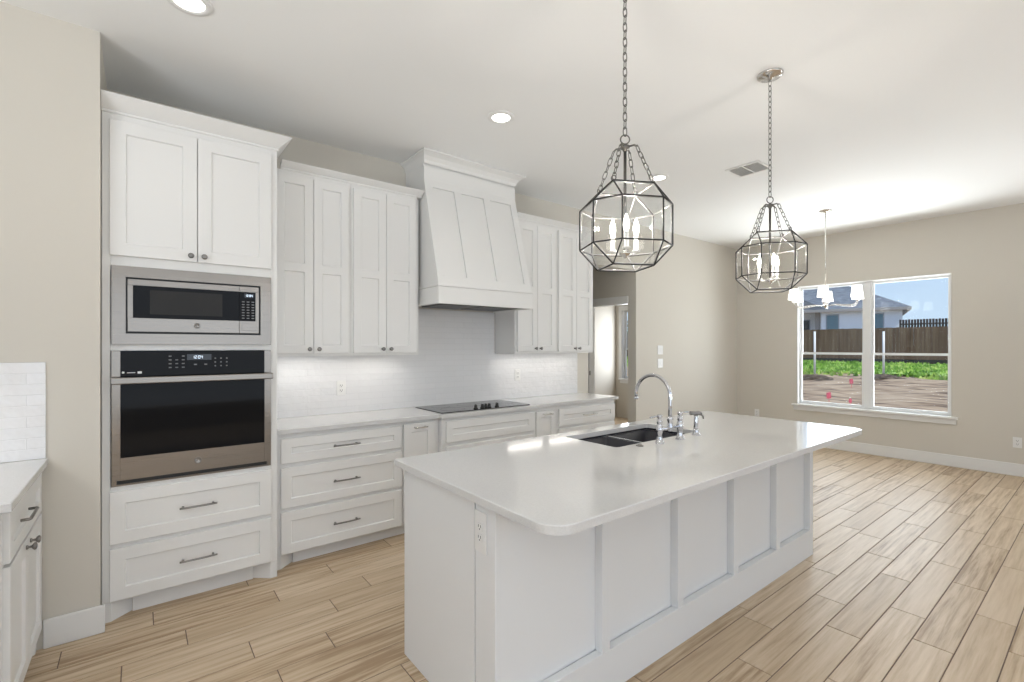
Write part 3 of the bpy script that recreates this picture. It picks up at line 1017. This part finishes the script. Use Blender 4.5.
outlet((XW - .0005, 3.553, .395), 'x', 'white outlet low on the window wall near its corner, left of the window')
outlet((XW - .0005, .700, .376), 'x', 'white outlet low on the window wall at the right edge', gangs=1)

# ================================================================== ISLAND
ix0, ix1, iy0, iy1 = .985, 3.702, 1.317, 2.082
isl = thing('kitchen_island', ((ix0 + ix1) / 2, 1.7, 0), 'long white panelled kitchen island in the middle of the floor', 'kitchen island')
mb = MB()
mb.box(ix0 + .02, ix0 + .035, iy0 + .045, iy1 - .02, 0, .883)
mb.box(ix1 - .035, ix1 - .02, iy0 + .045, iy1 - .02, 0, .883)
mb.box(ix0 + .035, ix1 - .035, iy0 + .06, iy1 - .035, .08, .10)
mb.build('carcass', 'island', isl)
MB().box(ix0, ix0 + .0199, 1.486, iy1, 0, .883, .002).build('end_panel', 'island', isl)
MB().box(ix0, ix0 + .0199, iy0 + .036, 1.478, 0, .883, .002).build('corner_post', 'island', isl)
MB().box(ix1 - .0199, ix1, iy0 + .041, iy1, 0, .883, .002).build('end_panel', 'island', isl)
MB().box(ix0 + .02, ix1 - .02, iy1 - .0199, iy1, .1, .883).build('back_panel', 'island', isl)
MB().box(ix0 + .02, ix1 - .02, iy0 + .040, iy0 + .0449, 0, .883).build('front_panel', 'island', isl)
sx = [(1.506, 1.556), (2.052, 2.102), (2.597, 2.647), (3.130, 3.182), (3.652, ix1)]
for a, b in sx:
    MB().box(a, b, iy0, iy0 + .0399, .1805, .8405, .0015).build('stile', 'island', isl)
MB().box(ix0, ix1, iy0, iy0 + .0359, 0, .18, .0015).build('bottom_rail', 'island', isl)
MB().box(1.506, ix1, iy0, iy0 + .0359, .841, .883, .0015).build('top_rail', 'island', isl)

hx = (2.000, 2.800, 1.650, 2.040)
o = slab(MB(), [rrect(.958, 3.738, 1.020, 2.140, (.03, .012, .085, .085), 8), rrect(*hx, .018, 4, cw=True)], CT0, CT1, .003).build('island_countertop', 'quartz')
tag(o, 'white quartz slab with rounded corners and sink cutout on the island', 'countertop')
# ---- double sink under the cutout
sk = thing('kitchen_sink', (2.4, 1.845, .66), 'dark double-bowl undermount sink set into the island slab', 'sink')
def bowl(x0, x1, y0, y1, zt, zb, t=.008):
    mb = MB()
    rings = []
    for q, z, r in ((0, zt, .03), (.004, zb + .03, .035), (.016, zb + .006, .04), (.05, zb, .03)):
        rings.append([mb.bm.verts.new((p[0], p[1], z)) for p in rrect(x0 + q, x1 - q, y0 + q, y1 - q, r, 4)])
    outer = []
    for q, z, r in ((-t, zt, .035), (-t, zb - t, .035)):
        outer.append([mb.bm.verts.new((p[0], p[1], z)) for p in rrect(x0 + q, x1 - q, y0 + q, y1 - q, r, 4)])
    n = len(rings[0])
    seq = [outer[1], outer[0]] + rings
    for A, B in zip(seq, seq[1:]):
        for k in range(n):
            f = mb.bm.faces.new((A[k], A[(k + 1) % n], B[(k + 1) % n], B[k]))
            f.smooth = True
    mb.bm.faces.new(rings[-1])
    mb.bm.faces.new(outer[1][::-1])
    return mb
zt_b = .8715
for x0, x1 in ((2.004, 2.352), (2.380, 2.796)):
    b = bowl(x0, x1, 1.650, 2.040, zt_b, .675).build('bowl', 'sink', sk)
    MB().lathe([(0, .001), (.030, .001), (.042, .003), (.044, .0005)], ((x0 + x1) / 2, 1.86, .6755), 20).build('drain', 'sinkedge', b)
mb = MB().box(2.3605, 2.3715, 1.652, 2.038, .700, .880, .003)
mb.build('divider', 'sinkedge', sk)  # divider lighter than the bowls: window reflection put into its colour
mb = MB()
for a in ((1.985, 2.815, 1.630, 1.6415), (1.985, 2.815, 2.0485, 2.060), (1.985, 1.9955, 1.6415, 2.0485), (2.8045, 2.815, 1.6415, 2.0485)):
    mb.box(*a, .8718, .8836)
mb.build('flange', 'sink', sk)
# ---- bridge faucet, sprayer, air switch
fc = thing('bridge_faucet', (2.378, 1.576, CT1), 'polished chrome bridge faucet with tall arched spout and two levers', 'faucet')
fy = 1.576
for x, s in ((2.278, -1), (2.478, 1)):
    mb = MB().lathe([(0, .0003), (.027, .0003), (.027, .005), (.021, .010), (.017, .018), (.0145, .035), (.0145, .055), (.018, .060), (.018, .092), (.0145, .096), (.012, .108), (.015, .114), (.0165, .121), (.015, .128), (.010, .132), (.0085, .138), (.014, .143), (.0165, .150), (.014, .157), (.006, .160), (0, .161)], (x, fy, CT1), 20)
    v = mb.build('valve_body', 'chrome', fc)
    MB().tube([(x + s * .012, fy, CT1 + .150), (x + s * .035, fy, CT1 + .152), (x + s * .075, fy, CT1 + .150), (x + s * .086, fy, CT1 + .149)], [.0055, .0045, .0062, .005], 10).build('lever', 'chrome', v)
MB().tube([(2.293, fy, CT1 + .076), (2.463, fy, CT1 + .076)], .0095, 12).lathe([(0, -.020), (.012, -.020), (.016, -.014), (.017, .010), (.0135, .018), (.0135, .040), (.0175, .044), (.0175, .056), (.0125, .062), (0, .062)], (2.378, fy, CT1 + .076), 18).build('bridge', 'chrome', fc)
pts = [(2.378, fy, CT1 + .130), (2.378, fy, CT1 + .20)]
ra = .117
for k in range(19):
    a = PI - PI * k / 18
    pts.append((2.378, fy + ra + math.cos(a) * ra, 1.166 + math.sin(a) * ra))
pts.append((2.378, fy + 2 * ra + .001, 1.146))
MB().tube(pts, .0105, 14).lathe([(.010, 0), (.0135, 0), (.0135, -.014), (.011, -.016), (0, -.016)], (2.378, fy + 2 * ra + .001, 1.148), 16).build('spout', 'chrome', fc)
sp = thing('side_sprayer', (2.662, 1.585, CT1), 'chrome side sprayer standing in its holder right of the faucet', 'sprayer')
MB().lathe([(0, .0003), (.026, .0003), (.026, .005), (.020, .009), (.016, .020), (.0165, .030), (.0135, .036), (0, .036)], (2.662, 1.585, CT1), 18).build('holder', 'chrome', sp)
MB().lathe([(0, .0365), (.012, .0365), (.0135, .050), (.0135, .112), (.011, .120), (0, .120)], (2.662, 1.585, CT1), 18).build('grip', 'chrome', sp)
h_ = MB().tube([(2.634, 1.607, CT1 + .133), (2.648, 1.596, CT1 + .134), (2.676, 1.574, CT1 + .133), (2.688, 1.565, CT1 + .128)], [.013, .0125, .014, .012], 12)
h_.tube([(2.684, 1.568, CT1 + .128), (2.695, 1.559, CT1 + .115), (2.697, 1.557, CT1 + .100)], [.006, .005, .0045], 8)
h_.build('spray_head', 'handle', sp)
tag(MB().lathe([(0, .0003), (.021, .0003), (.021, .004), (.018, .006), (.013, .006), (.012, .009), (0, .009)], (2.130, 1.598, CT1), 20).build('air_switch', 'handle'), 'small round metal button on the island slab beside the sink', 'switch')

# ================================================================== LEFT COUNTER RUN
Q = Matrix.Rotation(R(90), 4, 'Z')         # local -y face becomes +x: world = (-y, x)
lc = thing('base_cabinet', (-.7, 2.77, 0), 'white base cabinet with one drawer over two doors at the left edge', 'cabinet')
fx = .387                                  # local y of the face frame (world x = -fx)
mb = MB().box(2.372, 3.186, fx, .98, .09, .883, .001)
mb.build('carcass', 'cab', lc, Q)
mb = MB()
foot(mb, 3.186, fx, -1, .0895); foot(mb, 2.372, fx, 1, .0895)
mb.box(2.50, 3.058, fx + .06, fx + .075, 0, .0895)
mb.build('toe_kick', 'cab', lc, Q)
d = shaker(MB(), 2.470, 3.172, .668, .852, fx - .02, rail=.058).build('drawer', 'cab', lc, Q)
h_ = MB().tube([(2.655, fx - .02, .770), (2.655, fx - .044, .770), (2.662, fx - .048, .770), (2.818, fx - .048, .770), (2.825, fx - .044, .770), (2.825, fx - .02, .770)], .006, 8)
h_.build('handle', 'handle', d, Q)
for a, b, kx in ((2.470, 2.819, 2.775), (2.822, 3.172, 2.866)):
    d = shaker(MB(), a, b, .104, .655, fx - .02, rail=.060).build('door', 'cab', lc, Q)
    knob(MB(), kx, .624, fx - .02).build('knob', 'handle', d, Q)
o = slab(MB(), [[(-1.0, 2.345), (-.346, 2.345), (-.346, 3.1795), (-1.0, 3.1795)]], CT0, CT1).build('worktop', 'quartz')
tag(o, 'short white quartz worktop at the left edge against the beige wall', 'countertop')

# glow of the LED strip under the wall cabinet above this run (the cabinet itself is out of frame)
light('cabinet_light_lamp', 'AREA', (-.80, 2.80, 1.37), (0, 0, R(90)), 1.3, (1.0, .96, .92), shape='RECTANGLE', size=.7, size_y=.03)

# ================================================================== LIGHTS IN THE ROOM
def downlight(x, y, label):
    t = thing('recessed_downlight', (x, y, HC - .012), label, 'ceiling light', 'recessed ceiling downlights')
    MB().lathe([(.062, -.002), (.066, -.010), (.090, -.009), (.095, -.002), (.095, -.0005), (.062, -.0005)], (x, y, HC), 32).build('trim_ring', 'trim', t)
    MB().lathe([(0, -.006), (.0615, -.006), (.0615, -.001), (0, -.001)], (x, y, HC), 32).build('lens', 'lens', t)
    light('downlight_lamp', 'SPOT', (x, y, HC - .02), (0, 0, 0), 7, (1.0, .95, .88), spot_size=R(120), spot_blend=.9, shadow_soft_size=.06)
downlight(.18, 2.65, 'round ceiling downlight above the oven tower, cut by the top edge')
downlight(1.98, 2.65, 'round ceiling downlight in front of the range hood')
downlight(3.86, 2.68, 'round ceiling downlight beside the chains of the nearer glass lantern')

# ceiling vent
vt = thing('ceiling_vent', (4.308, 2.05, HC - .012), 'white rectangular air vent set in the ceiling', 'vent')
vx0, vx1, vy0, vy1 = 4.17, 4.445, 1.90, 2.20
mb = MB()
mb.box(vx0, vx1, vy0, vy0 + .022, HC - .010, HC - .0005, .002).box(vx0, vx1, vy1 - .022, vy1, HC - .010, HC - .0005, .002)
mb.box(vx0, vx0 + .022, vy0 + .0221, vy1 - .0221, HC - .010, HC - .0005, .002).box(vx1 - .022, vx1, vy0 + .0221, vy1 - .0221, HC - .010, HC - .0005, .002)
mb.box(vx0 + .0221, vx1 - .0221, (vy0 + vy1) / 2 - .006, (vy0 + vy1) / 2 + .006, HC - .009, HC - .0005)
mb.build('frame', 'trim', vt)
MB().box(vx0 + .0222, vx1 - .0222, vy0 + .0222, vy1 - .0222, HC - .0015, HC - .0005).build('backing', 'grille', vt)
for k in range(14):
    x = vx0 + .032 + k * .0163
    for a, b in ((vy0 + .0225, (vy0 + vy1) / 2 - .0065), ((vy0 + vy1) / 2 + .0065, vy1 - .0225)):
        MB().prism([(x, HC - .0095), (x + .002, HC - .0095), (x + .010, HC - .002), (x + .008, HC - .002)], a, b, 'y').build('louver', 'trim', vt)

def lantern(px, py, a0, label):
    zt, z1, z2, zb = 2.109, 2.0275, 1.862, 1.780
    t = thing('pendant_lantern', (px, py, zb), label, 'pendant light', 'glass lantern pendants over the island')
    MB().lathe([(0, -.034), (.012, -.034), (.014, -.024), (.060, -.016), (.070, -.008), (.071, -.0005), (0, -.0005)], (px, py, HC), 28).build('canopy', 'nickel', t)
    zc0, zc1 = HC - .036, 2.330
    MB().chain((px, py, zc0), (px, py, zc1), 22, (zc0 - zc1) / 22 * 1.24, .0170, .0022).build('chain', 'chain', t)
    ring = [(px + math.cos(k * PI / 8) * .019 * .787, py - math.cos(k * PI / 8) * .019 * .617, 2.313 + math.sin(k * PI / 8) * .019) for k in range(16)]
    MB().tube(ring, .0028, 6, closed=True).build('hanging_ring', 'chain', t)
    hub = MB().lathe([(0, 2.296), (.006, 2.295), (.008, 2.288), (.018, 2.286), (.020, 2.280), (.018, 2.274), (.010, 2.270), (.008, 2.262), (0, 2.262)], (px, py, 0), 18)
    sq = []
    for k in range(4):
        a = a0 + k * PI / 2
        d = Vector((math.cos(a), math.sin(a), 0))
        hub.tube([Vector((px, py, 2.280)) + d * .012, Vector((px, py, 2.281)) + d * .040, Vector((px, py, 2.272)) + d * .050], [.0045, .004, .0045], 8)
        sq.append(d)
    hub.build('hub', 'chain', t)
    for k, d in enumerate(sq):
        MB().chain(Vector((px, py, 2.274)) + d * .050, Vector((px, py, zt + .006)) + d * .118, 6, .0345, .0165, .0021).link(Vector((px, py, zt + .010)) + d * .119, (0, 0, 1), .020, .020, .0025, (-d.y, d.x, 0)).build('support_chain', 'chain', t)
    MB().tube([(px, py, 2.262), (px, py, 1.842)], .0062, 10).build('stem', 'chain', t)
    # frame bars: octagonal rings, square rings and the slanted bars between them
    O = [a0 + (k // 2) * PI / 2 + (R(18.5) if k % 2 else -R(18.5)) for k in range(8)]
    P = lambda r, a, z: Vector((px + r * math.cos(a), py + r * math.sin(a), z))
    ro, rs = .187, .122
    T = [P(rs, a0 + k * PI / 2, zt) for k in range(4)]
    U = [P(ro, a, z1) for a in O]
    L = [P(ro, a, z2) for a in O]
    B = [P(rs, a0 + k * PI / 2, zb) for k in range(4)]
    fr, bead = MB(), MB()
    def bar(p, q):
        o = ((p + q) / 2 - Vector((px, py, (z1 + z2) / 2))).normalized()
        fr.tube([p + o * .0014, q + o * .0014], .0031, 6)
        bead.tube([p - o * .0026, q - o * .0026], .0031, 6)
    for k in range(4):
        bar(T[k], T[(k + 1) % 4]); bar(B[k], B[(k + 1) % 4])
        for j in (2 * k, 2 * k + 1):
            bar(T[k], U[j]); bar(B[k], L[j])
    for k in range(8):
        bar(U[k], U[(k + 1) % 8]); bar(L[k], L[(k + 1) % 8]); bar(U[k], L[k])
    bead.build('inner_bead', 'bead', fr.build('frame', 'pewter', t))
    gl = MB()
    for k in range(8):
        gl.quad(U[k], U[(k + 1) % 8], L[(k + 1) % 8], L[k])
    for k in range(4):
        i, j = 2 * k, (2 * k + 1) % 8
        m = (2 * k + 2) % 8
        gl.quad(T[k], U[i], U[j])
        gl.quad(B[k], L[i], L[j])
        gl.quad(T[k], U[j], U[m], T[(k + 1) % 4])
        gl.quad(B[k], L[j], L[m], B[(k + 1) % 4])
    gl.build('glass_panes', 'lantern', t)
    # candle cluster
    MB().lathe([(0, 1.818), (.006, 1.820), (.010, 1.828), (.024, 1.834), (.026, 1.842), (.012, 1.850), (.006, 1.858), (0, 1.858)], (px, py, 0), 18).build('candle_base', 'nickel', t)
    for k in range(3):
        a = math.atan2(-.617, .787) + R(22 + 120 * k)
        d = Vector((math.cos(a), math.sin(a), 0))
        c = Vector((px, py, 0)) + d * .056
        cn = MB().tube([Vector((px, py, 1.842)) + d * .018, Vector((px, py, 1.838)) + d * .040, c + Vector((0, 0, 1.850))], .0035, 8)
        cn.lathe([(0, 1.848), (.016, 1.850), (.017, 1.855), (.009, 1.858), (.009, 1.918), (0, 1.918)], (c.x, c.y, 0), 14)
        cn = cn.build('candle', 'plastic', t)
        MB().lathe([(0, 1.9185), (.007, 1.919), (.0115, 1.934), (.013, 1.946), (.0105, 1.966), (.0045, 1.984), (0, 1.992)], (c.x, c.y, 0), 14).build('bulb', 'bulb', cn)
    light('pendant_lamp', 'POINT', (px, py, 2.02), (0, 0, 0), 14, (1.0, .94, .86), shadow_soft_size=.012)
    return t
lantern(1.590, 1.267, R(17), 'nearer of the two clear-glass lantern pendants, chain cut by the top edge')
lantern(2.914, 1.263, R(-8), 'farther of the two clear-glass lantern pendants, its ceiling canopy in view')

# ---- dining chandelier
cx, cy = 6.332, 2.121
ch = thing('chandelier', (cx, cy, 1.90), 'nickel chandelier with six small lit shades hanging before the window', 'chandelier', None)
MB().lathe([(0, -.030), (.010, -.030), (.014, -.020), (.062, -.012), (.066, -.0005), (0, -.0005)], (cx, cy, HC), 26).build('canopy', 'nickel', ch)
MB().tube([(cx, cy, HC - .03), (cx, cy, 1.965)], .0062, 10).build('rod', 'nickel', ch)
MB().lathe([(0, 1.895), (.008, 1.900), (.012, 1.912), (.026, 1.922), (.028, 1.936), (.018, 1.948), (.012, 1.965), (0, 1.968)], (cx, cy, 0), 20).build('hub', 'nickel', ch)
ac = math.atan2(-.617, .787)
for k in range(6):
    a = ac + R(-7 + 60 * k)
    d = Vector((math.cos(a), math.sin(a), 0))
    c = Vector((cx, cy, 0))
    ar = MB().tube([c + d * .022 + Vector((0, 0, 1.932)), c + d * .12 + Vector((0, 0, 1.938)), c + d * .21 + Vector((0, 0, 1.925)), c + d * .29 + Vector((0, 0, 1.918)), c + d * .330 + Vector((0, 0, 1.932)), c + d * .350 + Vector((0, 0, 1.965)), c + d * .350 + Vector((0, 0, 1.99))], .0055, 10)
    e = c + d * .350
    ar.lathe([(0, 1.985), (.016, 1.987), (.018, 1.993), (.011, 1.997), (.011, 2.045), (0, 2.045)], (e.x, e.y, 0), 14)
    ar = ar.build('arm', 'nickel', ch)
    MB().lathe([(.060, 2.003), (.044, 2.128), (.042, 2.128), (.058, 2.003), (.060, 2.003)], (e.x, e.y, 0), 24).build('lamp_shade', 'shade', ar)
    MB().lathe([(0, 2.046), (.010, 2.048), (.020, 2.075), (.018, 2.095), (0, 2.108)], (e.x, e.y, 0), 12).build('bulb', 'bulb', ar)

light('chandelier_lamp', 'POINT', (cx, cy, 2.16), (0, 0, 0), 14, (1.0, .95, .88), shadow_soft_size=.01)

# ================================================================== OUTSIDE
gz = lambda x: -.15 + .0336 * (x - 8.0)
def ground(name, x0, x1, y0, y1, nx, ny, amp, m, dz=0.0, seed=1):
    rnd = random.Random(seed)
    mb = MB()
    V = [[mb.bm.verts.new((x0 + (x1 - x0) * i / nx, y0 + (y1 - y0) * j / ny, gz(x0 + (x1 - x0) * i / nx) + dz + rnd.uniform(-amp, amp))) for j in range(ny + 1)] for i in range(nx + 1)]
    for i in range(nx):
        for j in range(ny):
            f = mb.bm.faces.new((V[i][j], V[i + 1][j], V[i + 1][j + 1], V[i][j + 1]))
            f.smooth = amp < .02
    return mb.build(name, m)
struct(ground('ground', 7.95, 60, -25, 60, 100, 120, .05, 'dirt', -.03, 4))
F2 = (math.cos(R(51.92)), math.sin(R(51.92)))
def at(u, depth):
    k = (u - 512) / 475.44
    return (depth * (F2[0] + F2[1] * k), depth * (F2[1] - F2[0] * k))
HEAPS = [at(814.7, 18.0), at(883.6, 17.4)]
def lawn():
    rnd = random.Random(5)
    mb = MB()
    for k in range(15000):
        x = 21.2 + 8.7 * rnd.random() ** .85
        y = rnd.uniform(-2, 31)
        if x > 29.85 or any((x - hx0_) ** 2 + (y - hy0_) ** 2 < 1.2 for hx0_, hy0_ in HEAPS):
            continue
        if x < 22.6 and rnd.random() > (x - 21.2) / 1.4 * .9 + .1:
            continue
        z = gz(x) - .03
        h = rnd.uniform(.08, .20)
        a = rnd.uniform(0, PI)
        s = rnd.uniform(.05, .14)
        dx, dy = math.cos(a) * s, math.sin(a) * s
        lx, ly_ = rnd.uniform(-.06, .06), rnd.uniform(-.06, .06)
        mb.quad((x - dx, y - dy, z), (x + dx, y + dy, z), (x + lx, y + ly_, z + h))
    nx, ny = 16, 60
    V = [[mb.bm.verts.new((23.0 + 6.85 * i / nx + (rnd.uniform(-.5, .2) if i == 0 else 0), -3 + 35 * j / ny, gz(23.0 + 6.85 * i / nx) + .02 + rnd.uniform(-.03, .03))) for j in range(ny + 1)] for i in range(nx + 1)]
    for i in range(nx):
        for j in range(ny):
            mb.bm.faces.new((V[i][j], V[i + 1][j], V[i + 1][j + 1], V[i][j + 1]))
    o = mb.build('grass', 'grass')
    tag(o, 'strip of bright green grass growing along the wooden fence', 'grass', None, 'stuff')
lawn()
def fence(x, y0, y1, zb, zt, label, bw=.14, gap=.006, m='fence'):
    t = thing('wooden_fence', (x, (y0 + y1) / 2, zb), label, 'fence')
    rnd = random.Random(9)
    mb = MB()
    y = y0
    while y < y1:
        top = zt + rnd.uniform(-.012, .012)
        mb.box(x, x + .018, y, y + bw - gap, zb + .22, top)
        y += bw
    mb.build('pickets', m, t)
    MB().box(x - .02, x - .002, y0, y1, zb - .05, zb + .235).build('kick_board', 'fencedark', t)
    mb = MB()
    for z in (zb + .5, zb + 1.1, zt - .3):
        mb.box(x + .019, x + .057, y0, y1, z - .045, z + .045)
    mb.build('rail', m, t)
    return t
fence(30.0, -3, 33, gz(30) - .02, 2.40, 'long brown stained wooden fence beyond the grass strip')
fence(39.4, -8, 8.85, gz(39.4), 3.20, 'taller dark picket fence rising behind the brown fence', .15, .03, 'fencedark')

# white marker pipes, soil heaps, survey flags
for u, dep, h, lab in ((814.7, 18.0, 1.78, 'white marker pipe standing in the yard, in the left half of the window'), (883.6, 17.4, 1.72, 'white marker pipe standing in the yard, in the right half of the window')):
    x, y = at(u, dep)
    z = gz(x) - .08
    t = tag(MB().lathe([(0, .235), (.036, .235), (.036, h + .06), (.028, h + .06), (.028, h + .02), (0, h + .02)], (x, y, z), 12).build('marker_pipe', 'pvc'), lab, 'pipe', 'marker pipes in the yard')
    mb = MB()
    r_ = random.Random(int(u))
    rings = []
    for q, (rr_, hh) in enumerate(((.75, 0), (.55, .10), (.34, .17), (.12, .215))):
        rings.append([mb.bm.verts.new((x + rr_ * (1 + r_.uniform(-.2, .2)) * math.cos(2 * PI * k / 14) * .6, y + rr_ * (1 + r_.uniform(-.2, .2)) * math.sin(2 * PI * k / 14), z + hh + (r_.uniform(-.03, .03) if hh < .2 else 0))) for k in range(14)])
    for A, B in zip(rings, rings[1:]):
        for k in range(14):
            mb.bm.faces.new((A[k], A[(k + 1) % 14], B[(k + 1) % 14], B[k]))
    mb.bm.faces.new(rings[-1])
    tag(mb.build('soil_heap', 'mound'), 'dark heap of soil around the pipe in the ' + ('left' if u < 850 else 'right') + ' half of the window', 'soil heap', 'soil heaps at the pipes')
for u, v, lab in ((829.0, 402, 'pink survey flag in the dirt, left of the other two flags'), (851.5, 386.5, 'pink survey flag farthest out in the dirt, near the mullion'), (850.5, 405.0, 'small pink survey stake low beside the mullion')):
    # depth where the sloping ground meets this pixel row
    k = (u - 512) / 475.44
    gx_ = F2[0] + F2[1] * k
    dep = (1.4525 + .15 + .2688) / ((v - 346.38) / 475.44 + .0336 * gx_)
    x, y = at(u, dep)
    z = gz(x)
    t = thing('survey_flag', (x, y, z), lab, 'flag', 'pink survey flags in the dirt')
    s = .6 if v > 404 else 1.0
    MB().tube([(x, y, z - .06), (x, y, z + .27 * s)], .006, 6).build('stake', 'pink', t)
    MB().prism([(y - .05 * s, z + .10 * s), (y + .05 * s, z + .08 * s), (y + .06 * s, z + .23 * s), (y - .04 * s, z + .25 * s)], x - .004, x + .004, 'x').build('flag_cloth', 'pink', t)

# neighbour's house beyond the fence: local x to the right along the facade, y away from us
hx_, hy_ = at(902.5, 33.0)
hr = math.atan2(hy_, hx_) - PI / 2 + R(3)
HM = Matrix.Translation((hx_, hy_, 0)) @ Matrix.Rotation(hr, 4, 'Z')
house = thing('neighbour_house', (hx_, hy_, .8), 'pale brick house with slate hip roof beyond the fence', 'house')
zE = 4.16                                   # eaves
MB().box(-4.75, 0, 0, 9, .7, zE).box(-16, -4.75, 1.4, 9, .7, zE).build('wall', 'siding', house, HM)
def hip(x0, x1, y0, y1, z0, z1, ov=.45):
    mb = MB()
    x0 -= ov; x1 += ov; y0 -= ov; y1 += ov
    d = min(x1 - x0, y1 - y0) / 2
    e = [(x0, y0, z0), (x1, y0, z0), (x1, y1, z0), (x0, y1, z0)]
    r = [(x0 + d, (y0 + y1) / 2, z1), (x1 - d, (y0 + y1) / 2, z1)]
    return mb.quad(e[0], e[1], r[1], r[0]).quad(e[1], e[2], r[1]).quad(e[2], e[3], r[0], r[1]).quad(e[3], e[0], r[0]).quad(*e[::-1])
hip(-16, 0, 0, 8.2, zE + .02, 6.75).build('roof', 'roof', house, HM)
# cross gable facing us, left of the hip
MB().prism([(-12.2, zE + .05), (-4.4, zE + .05), (-8.3, 6.35)], -.40, 5.0, 'y').build('gable_roof', 'roof', house, HM)
MB().box(-16.4, .42, -.47, -.43, zE - .17, zE + .03).box(.42, .46, -.47, 8.6, zE - .17, zE + .03).box(-16.4, .42, -.43, -.005, zE - .17, zE - .14).build('fascia', 'soffit', house, HM)
def house_window(xa, xb, za, zb, y=0.0, m='houseglass'):
    f = MB().frame(xa, xb, y - .03, y - .002, za, zb, .07).build('window', 'houseframe', house, HM)
    MB().box(xa + .071, xb - .071, y - .018, y - .006, za + .071, zb - .071).box(xa + .071, xb - .071, y - .022, y - .005, (za + zb) / 2 - .03, (za + zb) / 2 + .03).build('pane', m, f, HM)
house_window(-1.95, -1.0, 2.3, 3.82)
house_window(-4.45, -3.62, 2.3, 3.82)
house_window(-6.3, -5.55, 1.9, 3.55, 1.4, 'display')
MB().box(-5.15, -4.85, .3, .6, .7, zE).build('porch_post', 'soffit', house, HM)

# tree seen through the far-room window
def tree(x, y, h, r, label):
    t = thing('tree', (x, y, gz(x)), label, 'tree')
    MB().tube([(x, y, gz(x) - .1), (x + .1, y, h * .5), (x, y + .1, h * .8)], [.22, .16, .07], 8).build('trunk', 'bark', t)
    rnd = random.Random(11)
    mb = MB()
    for k in range(1600):
        a, b, q = rnd.uniform(0, 2 * PI), rnd.uniform(-1, 1), rnd.random() ** .4
        c = Vector((x + r * q * math.cos(a) * math.sqrt(1 - b * b), y + r * q * math.sin(a) * math.sqrt(1 - b * b), h * .72 + r * .8 * q * b))
        d1 = Vector((rnd.uniform(-1, 1), rnd.uniform(-1, 1), rnd.uniform(-1, 1))).normalized() * .25
        d2 = d1.cross(Vector((rnd.uniform(-1, 1), rnd.uniform(-1, 1), rnd.uniform(-1, 1)))).normalized() * .16
        mb.quad(c - d1, c + d2, c + d1, c - d2)
    mb.build('foliage', 'leaf', t)
tree(35.0, 30.2, 4.2, 2.2, 'leafy green tree beyond the fence, seen through the far room window')
